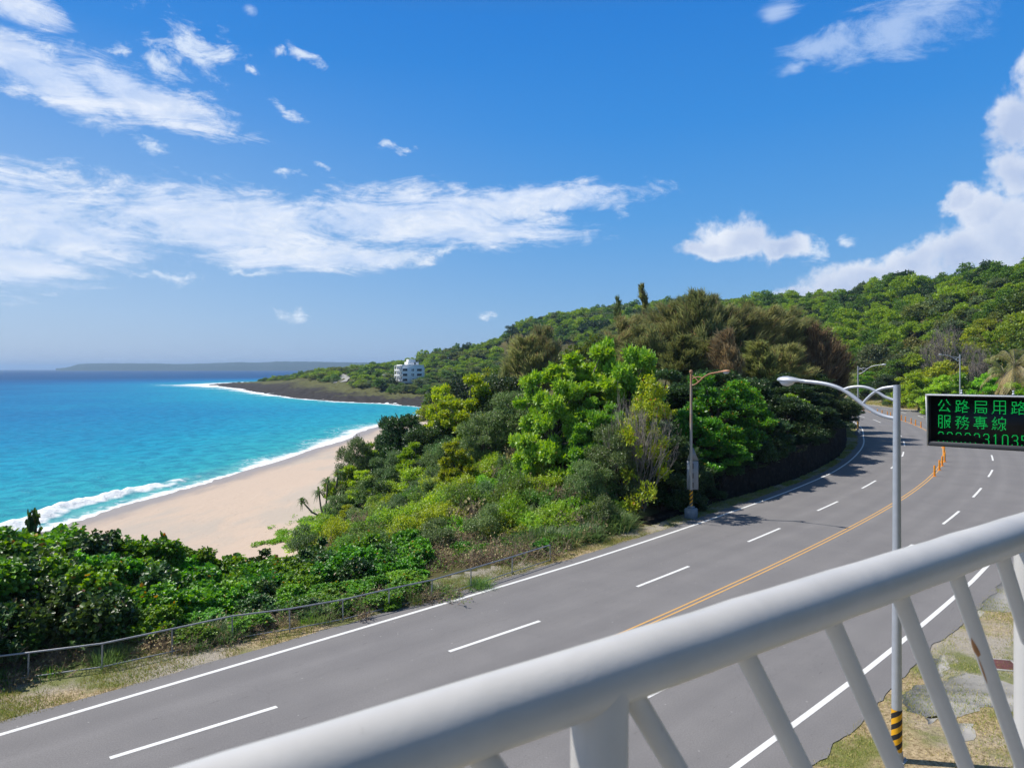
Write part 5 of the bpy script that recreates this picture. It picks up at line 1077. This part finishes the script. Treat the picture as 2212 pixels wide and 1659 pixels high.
blades(verge_pts(90000, sA, sB, lambda y: WALLF(y)-.4, lambda y: LASPH(y)+.12, r6, .42, 1.7), .11, r6, m_blade, 'dry_grass'); blades(verge_pts(80000, sA, sB, lambda y: WALLF(y)-.4, lambda y: LASPH(y)-.1, r6, .52, 1.6), .13, r6, m_bladeg, 'grass')
sA = s_off((5, 8))[0]; sB = s_off((36, 39))[0]
def not_patch(P): return P
P = verge_pts(130000, sA, sB, lambda y: RASPH(y)-.05, lambda y: RASPH(y)+9, r6, .40, 1.2); blades(P, .08, r6, m_blade, 'dry_grass'); P = verge_pts(90000, sA, sB, lambda y: RASPH(y)+.1, lambda y: RASPH(y)+9, r6, .52, 1.5); blades(P, .10, r6, m_bladeg, 'grass')

# ------------------------------------------------------------------ plants: hillside forest and headland
def hilltree(seed, R_, H, nl, rl, n, L, mat, bark, name='hill_tree', sq=.6):
    r = np.random.default_rng(seed); LB_ = lobes_in(r, nl, R_, H-rl*.5, H*.35, rl, .3); P, D = shoots(r, LB_, n/(len(LB_)*rl*rl*10), sq=sq, jit=.22, cull=.7)
    V, F = rosette(r, P, D, 3, L, L*.62, L*.6, False, 1., .15); mb = MB(); mb.tube([(0, 0, -1), (.1, 0, H*.3), (.2, .1, H*.6)], [.2, .16, .1], 5, cap=False)
    for c in LB_[::2]: mb.tube([(.1, 0, H*.3), c[:3]*[.6, .6, .85], c[:3]], [.1, .06, .03], 4, cap=False)
    sv, sf = mbarr(mb); return (name, np.concatenate([V, sv]), [F]+[f+len(V) for f in sf], len(F), mat, bark)
HM = [leaf_mat('forest_leaf_mid', (.030, .070, .014), (.060, .125, .022), (.11, .19, .035), rough=.5, trans=.25, gain=1.5), leaf_mat('forest_leaf_bright', (.080, .145, .016), (.13, .215, .026), (.20, .29, .04), rough=.5, trans=.3, gain=1.45),
      leaf_mat('forest_leaf_dark', (.010, .028, .012), (.020, .050, .018), (.042, .085, .025), rough=.5, trans=.2), leaf_mat('forest_leaf_grey', (.045, .07, .035), (.075, .11, .05), (.12, .155, .075), rough=.55, trans=.25, gain=1.5), leaf_mat('forest_leaf_olive', (.065, .08, .022), (.11, .12, .035), (.17, .17, .055), rough=.55, trans=.25, gain=1.5)]
HP = []
for i in range(10):
    mat = HM[(0, 1, 2, 0, 3, 4, 0, 1, 2, 0)[i]]; hp = hilltree(500+i, 3.3+.3*(i % 3), 6.6+.5*(i % 4), 20, 1.15, 1300, .50, mat, B_grey); o = mk(hp[0], hp[1], hp[2], [mat, B_grey], None, False, None)
    mi = np.zeros(len(o.data.polygons), np.int32); mi[hp[3]:] = 1; o.data.polygons.foreach_set('material_index', mi); COL.objects.unlink(o); HP.append((o, hp))
cand = []
rf_ = np.random.default_rng(91); d = 112.
while d < 700:
    step = 4.8 if d < 200 else (5.4 if d < 330 else 6.0); n_ = int(2*R(41)*d/step)
    for k in range(n_):
        a = -R(41)+2*R(41)*(k+rf_.random())/n_; q = d+rf_.uniform(-.5, .5)*step; cand.append((q*math.sin(a), q*math.cos(a)))
    d += step*.95
cand = np.array(cand); cz = height(cand); coff, cyy, _ = road_of(cand); ccd, _ = coast_dist(cand); cpx = 1106+cand[:, 0]/cand[:, 1]*FX
ok = (coff > 14) | (coff < -15) | (cand[:, 1] > 270)
ok &= ccd > np.where(cand[:, 1] > 210, 40, 20); ok &= ~((cand[:, 1] < 130) & (cand[:, 0] < 60))
ok &= ~((np.hypot(cand[:, 0]-hx, cand[:, 1]-hy) < 12) | ((np.abs(cpx-860) < 12) & (cand[:, 1] < hy) & (cand[:, 1] > hy-18)) | ((np.abs(cpx-743) < 14) & (cand[:, 1] < 490)& (cand[:, 1] > 395)))
ok &= ~((cpx > 1845) & (cpx < 1990) & (cand[:, 1] < 186) & (coff > 0) & (coff < 26))
# in view over the terrain?
vis = np.ones(len(cand), bool); topz = cz+6
for t in np.linspace(.25, .97, 28):
    q = cand*t; los = HC+(topz-HC)*t; need = height(q) + np.where((np.linalg.norm(q, axis=1) > 110), 3.0, 0.); vis &= los > need
grove = (cpx > 1300) & (cpx < 1790) & ((HC-topz)/cand[:, 1]*FX+797 > 735); ok &= vis & ~grove & (topz-HC < 95)
C_ = cand[ok]; Z_ = cz[ok]; px_ = cpx[ok]; off_ = coff[ok]; order = np.argsort(np.linalg.norm(C_, axis=1)); C_, Z_, px_, off_ = C_[order], Z_[order], px_[order], off_[order]
nv_ = vnoise(C_, .022, 40)*.6+vnoise(C_, .06, 41)*.4
def kind_of(i):
    u = rf_.random()*.55+nv_[i]*.75; return 2 if u < .42 else 0 if u < .50 else 3 if u < .56 else 6 if u < .62 else 1 if u < .80 else 5 if u < .91 else 4
KL = {0: 'mid green', 1: 'bright green', 2: 'dark green', 3: 'mid green', 4: 'grey green', 5: 'olive', 6: 'mid green', 7: 'bright green', 8: 'dark green', 9: 'mid green'}
bulk = []
print('forest trees', len(C_))
for i in range(len(C_)):
    k = kind_of(i); k = {0: (0, 3, 6, 9)[i % 4], 1: (1, 7)[i % 2], 2: (2, 8)[i % 2]}.get(k, k); x, y = C_[i]; dist = math.hypot(x, y); head = y > 290 and x < 20 and Z_[i] < 14
    s = rf_.uniform(.8, 1.25)+(rf_.random() < .25)*rf_.uniform(0, .6); hz2 = rf_.uniform(.7, 1.15)
    if head: s *= .95; hz2 *= .66; k = (4, 3, 5, 2)[i % 4] if dist < 398 else k
    if i < 300:
        o = HP[k][0].copy(); COL.objects.link(o); o.name = 'hill_tree'; o.location = (x, y, Z_[i]-.6); o.rotation_euler = (0, 0, rf_.uniform(0, 6.28)); o.scale = (s, s, s*hz2)
        where = 'at the foot of the hillside behind the far road' if dist < 170 else 'on the middle slope of the right hillside' if px_[i] > 1790 else 'on the hill slope beyond the grove'
        tag(o, f'rounded {KL[k]} tree {where}', 'tree', 'hillside trees '+where)
    else: bulk.append((k, x, y, Z_[i]-.6, s, s*hz2, rf_.uniform(0, 6.28)))
VV, FF, MI, n = [], [], [], 0
for (k, x, y, z_, s, sz2, a) in bulk:
    hp = HP[k][1]; V = hp[1]; nf_ = hp[3]; nleaf = nf_*4; far_ = math.hypot(x, y) > 420
    q = V[:nleaf].reshape(-1, 4, 3)
    if far_: q = q[::2]; c = q.mean(1, keepdims=True); q = c+(q-c)*1.4
    q = q.reshape(-1, 3)*[s, s, sz2]; ca, sa = math.cos(a), math.sin(a); q = np.c_[q[:, 0]*ca-q[:, 1]*sa+x, q[:, 0]*sa+q[:, 1]*ca+y, q[:, 2]+z_]
    VV.append(q.astype(np.float32)); FF.append(np.arange(len(q)).reshape(-1, 4)+n); MI.append(np.full(len(q)//4, HM.index(hp[4]))); n += len(q)
if VV: tag(mk('woodland', np.concatenate(VV), [np.concatenate(FF)], HM, None, False, np.concatenate(MI)), 'distant green woodland covering the hills and headland', 'woodland', None, 'stuff')
# bushes beside the far road, leafless trees, palm
for (px, d, top, p, w, lb) in ((2010, 138, 812, LMT[0], 1.3, 'bright bushy tree behind the signboard corner'), (1985, 150, 800, LMT[1], 1.4, 'bright green tree right of the near lamp top'), (2045, 128, 806, BRT[0], 1.1, 'green tree left of the tall lamp above the signboard'), (2105, 122, 800, BRT[1], 1.1, 'bright tree right of the tall lamp above the signboard'),
                               (2150, 118, 795, BRT[0], 1.0, 'bright tree by the tan palm'), (2195, 112, 822, LMT[0], 1.2, 'lime tree below the tan palm'), (1950, 165, 812, LMT[0], 1.2, 'lime green tree at the edge of the dry bank'), (1925, 182, 806, DKT[0], 1.4, 'dark tree behind the dry bank'), (1875, 195, 800, DGT[0], 1.4, 'green tree behind the thin far lamp'), (1900, 190, 822, DKT[1], 1.3, 'dark tree low behind the dry bank'), (1960, 172, 838, LMT[1], .8, 'small lime bush on the dry bank'), (1918, 170, 845, GRT[0], .55, 'small bush on the dry bank')):
    T(px, d, top, p, w, lb)
def bare(seed):
    r = np.random.default_rng(seed); mb = MB()
    for _ in range(5): twigs(mb, r, np.array([*r.normal(0, .3, 2), -.3]), nrm_(np.array([*r.normal(0, .45, 2), 1.])), 2.8, .16, 5, 3, .42, 3, .1)
    V, F = mbarr(mb); return strip_proto(proto('bare_tree', [('branches', V, F, bark_mat('bare_branch', (.17, .14, .12), (.36, .32, .28), 2.))]))
BAR = bare(600)
for (px, d, top, w, lb) in ((2058, 168, 690, 1.15, 'leafless grey tree on the hillside above the tall lamp'), (2030, 172, 705, 1.1, 'leafless tree left of the larger bare one'), (2110, 148, 735, 1.0, 'leafless pale tree right of the tall lamp'), (2130, 150, 745, .9, 'second leafless pale tree right of the tall lamp'), (2190, 190, 680, 1.1, 'leafless tree near the right picture edge')): T(px, d, top, BAR, w, lb)
for (px, d, top, lb) in ((1905, 300, 635, 'tall brownish casuarina on the hillside'), (1930, 295, 655, 'lower brownish casuarina on the hillside')): T(px, d, top, CAG[0], 1.3, lb)
def palm(seed):
    r = np.random.default_rng(seed); mb = MB(); mb.tube([(0, 0, -.3), (.1, 0, 2.), (.3, .1, 4.2)], [.22, .17, .15], 10, cap=False); c = np.array([.3, .1, 4.3]); res = {0: [], 1: []}
    for f in range(26):
        a = f*2.4+r.normal(0, .2); el_ = r.uniform(-.7, 1.1); Lf = r.uniform(2.6, 3.6); dry = el_ < .35; h = np.array([math.cos(a), math.sin(a), 0]); t = np.linspace(0, 1, 12); P_ = c+h*(t*Lf*math.cos(el_*.6))[:, None]+np.array([0, 0, 1.])*(math.sin(el_)*Lf*t-1.9*t*t)[:, None]; mb.tube(P_, .03*(1-t)+.006, 4, cap=False)
        T_ = nrm_(np.gradient(P_, axis=0))
        for i in range(1, 12):
            for sd in (-1, 1):
                for q in (0, .5):
                    p0 = P_[i]*(1-q)+P_[i-1]*q; s_ = nrm_(np.cross(T_[i], [0, 0, 1.]))*sd; e = p0+(s_*.75+T_[i]*.4-np.array([0, 0, .45]))*.9*(1-.5*abs(t[i]-.45)); w = T_[i]*.035; res[int(dry)].append([p0-w, p0+w, e+w*.2, e-w*.2])
    parts = [('green_fronds', np.array(res[0]).reshape(-1, 3), np.arange(len(res[0])*4).reshape(-1, 4), leaf_mat('pale_frond', (.10, .11, .035), (.18, .175, .06), (.26, .24, .10), trans=.2)), ('dry_fronds', np.array(res[1]).reshape(-1, 3), np.arange(len(res[1])*4).reshape(-1, 4), leaf_mat('dry_frond', (.30, .21, .10), (.42, .31, .16), (.52, .42, .24), trans=.2)), ('trunk', *mbarr(mb), B_grey)]
    return strip_proto(proto('palm_tree', parts))
PLM = palm(620)
T(2192, 113, 752, PLM, 1.15, 'palm with drooping tan fronds at the right picture edge', 'palm'); T(2165, 116, 772, PLM, 1.0, 'lower palm with dry brown fronds left of the larger palm', 'palm'); T(2225, 118, 752, PLM, 1.2, 'palm cut by the right picture edge', 'palm')
# dry tall grass on the far bank
r7 = np.random.default_rng(70); P = []
while len(P) < 26000:
    x, y = r7.uniform(78, 104), r7.uniform(140, 190); P.append((x, y))
P = np.array(P); o_, y_, _ = road_of(P); P = P[(o_ > RASPH(y_)+1.5) & (o_ < RASPH(y_)+18)]; blades(P, 1.0, r7, m_blade, 'tall_dry_grass')

# ------------------------------------------------------------------ haze
m_hz = bpy.data.materials.new('haze'); m_hz.use_nodes = True; nt = m_hz.node_tree; nt.nodes.clear(); LK = nt.links.new
pv = nd('ShaderNodeVolumePrincipled'); pv.inputs['Color'].default_value = (.50, .72, 1, 1); pv.inputs['Density'].default_value = .00013; pv.inputs['Anisotropy'].default_value = .2
ov = nd('ShaderNodeOutputMaterial'); LK(pv.outputs[0], ov.inputs['Volume'])
mb = MB(); mb.box((0, 2000, 40), (40000, 36000, 108)); hzb_ = mb.build('haze', m_hz); tag(hzb_, kind='stuff')
for o in PROTO_OBJS: bpy.data.objects.remove(o)
for o, _ in HP: bpy.data.objects.remove(o)
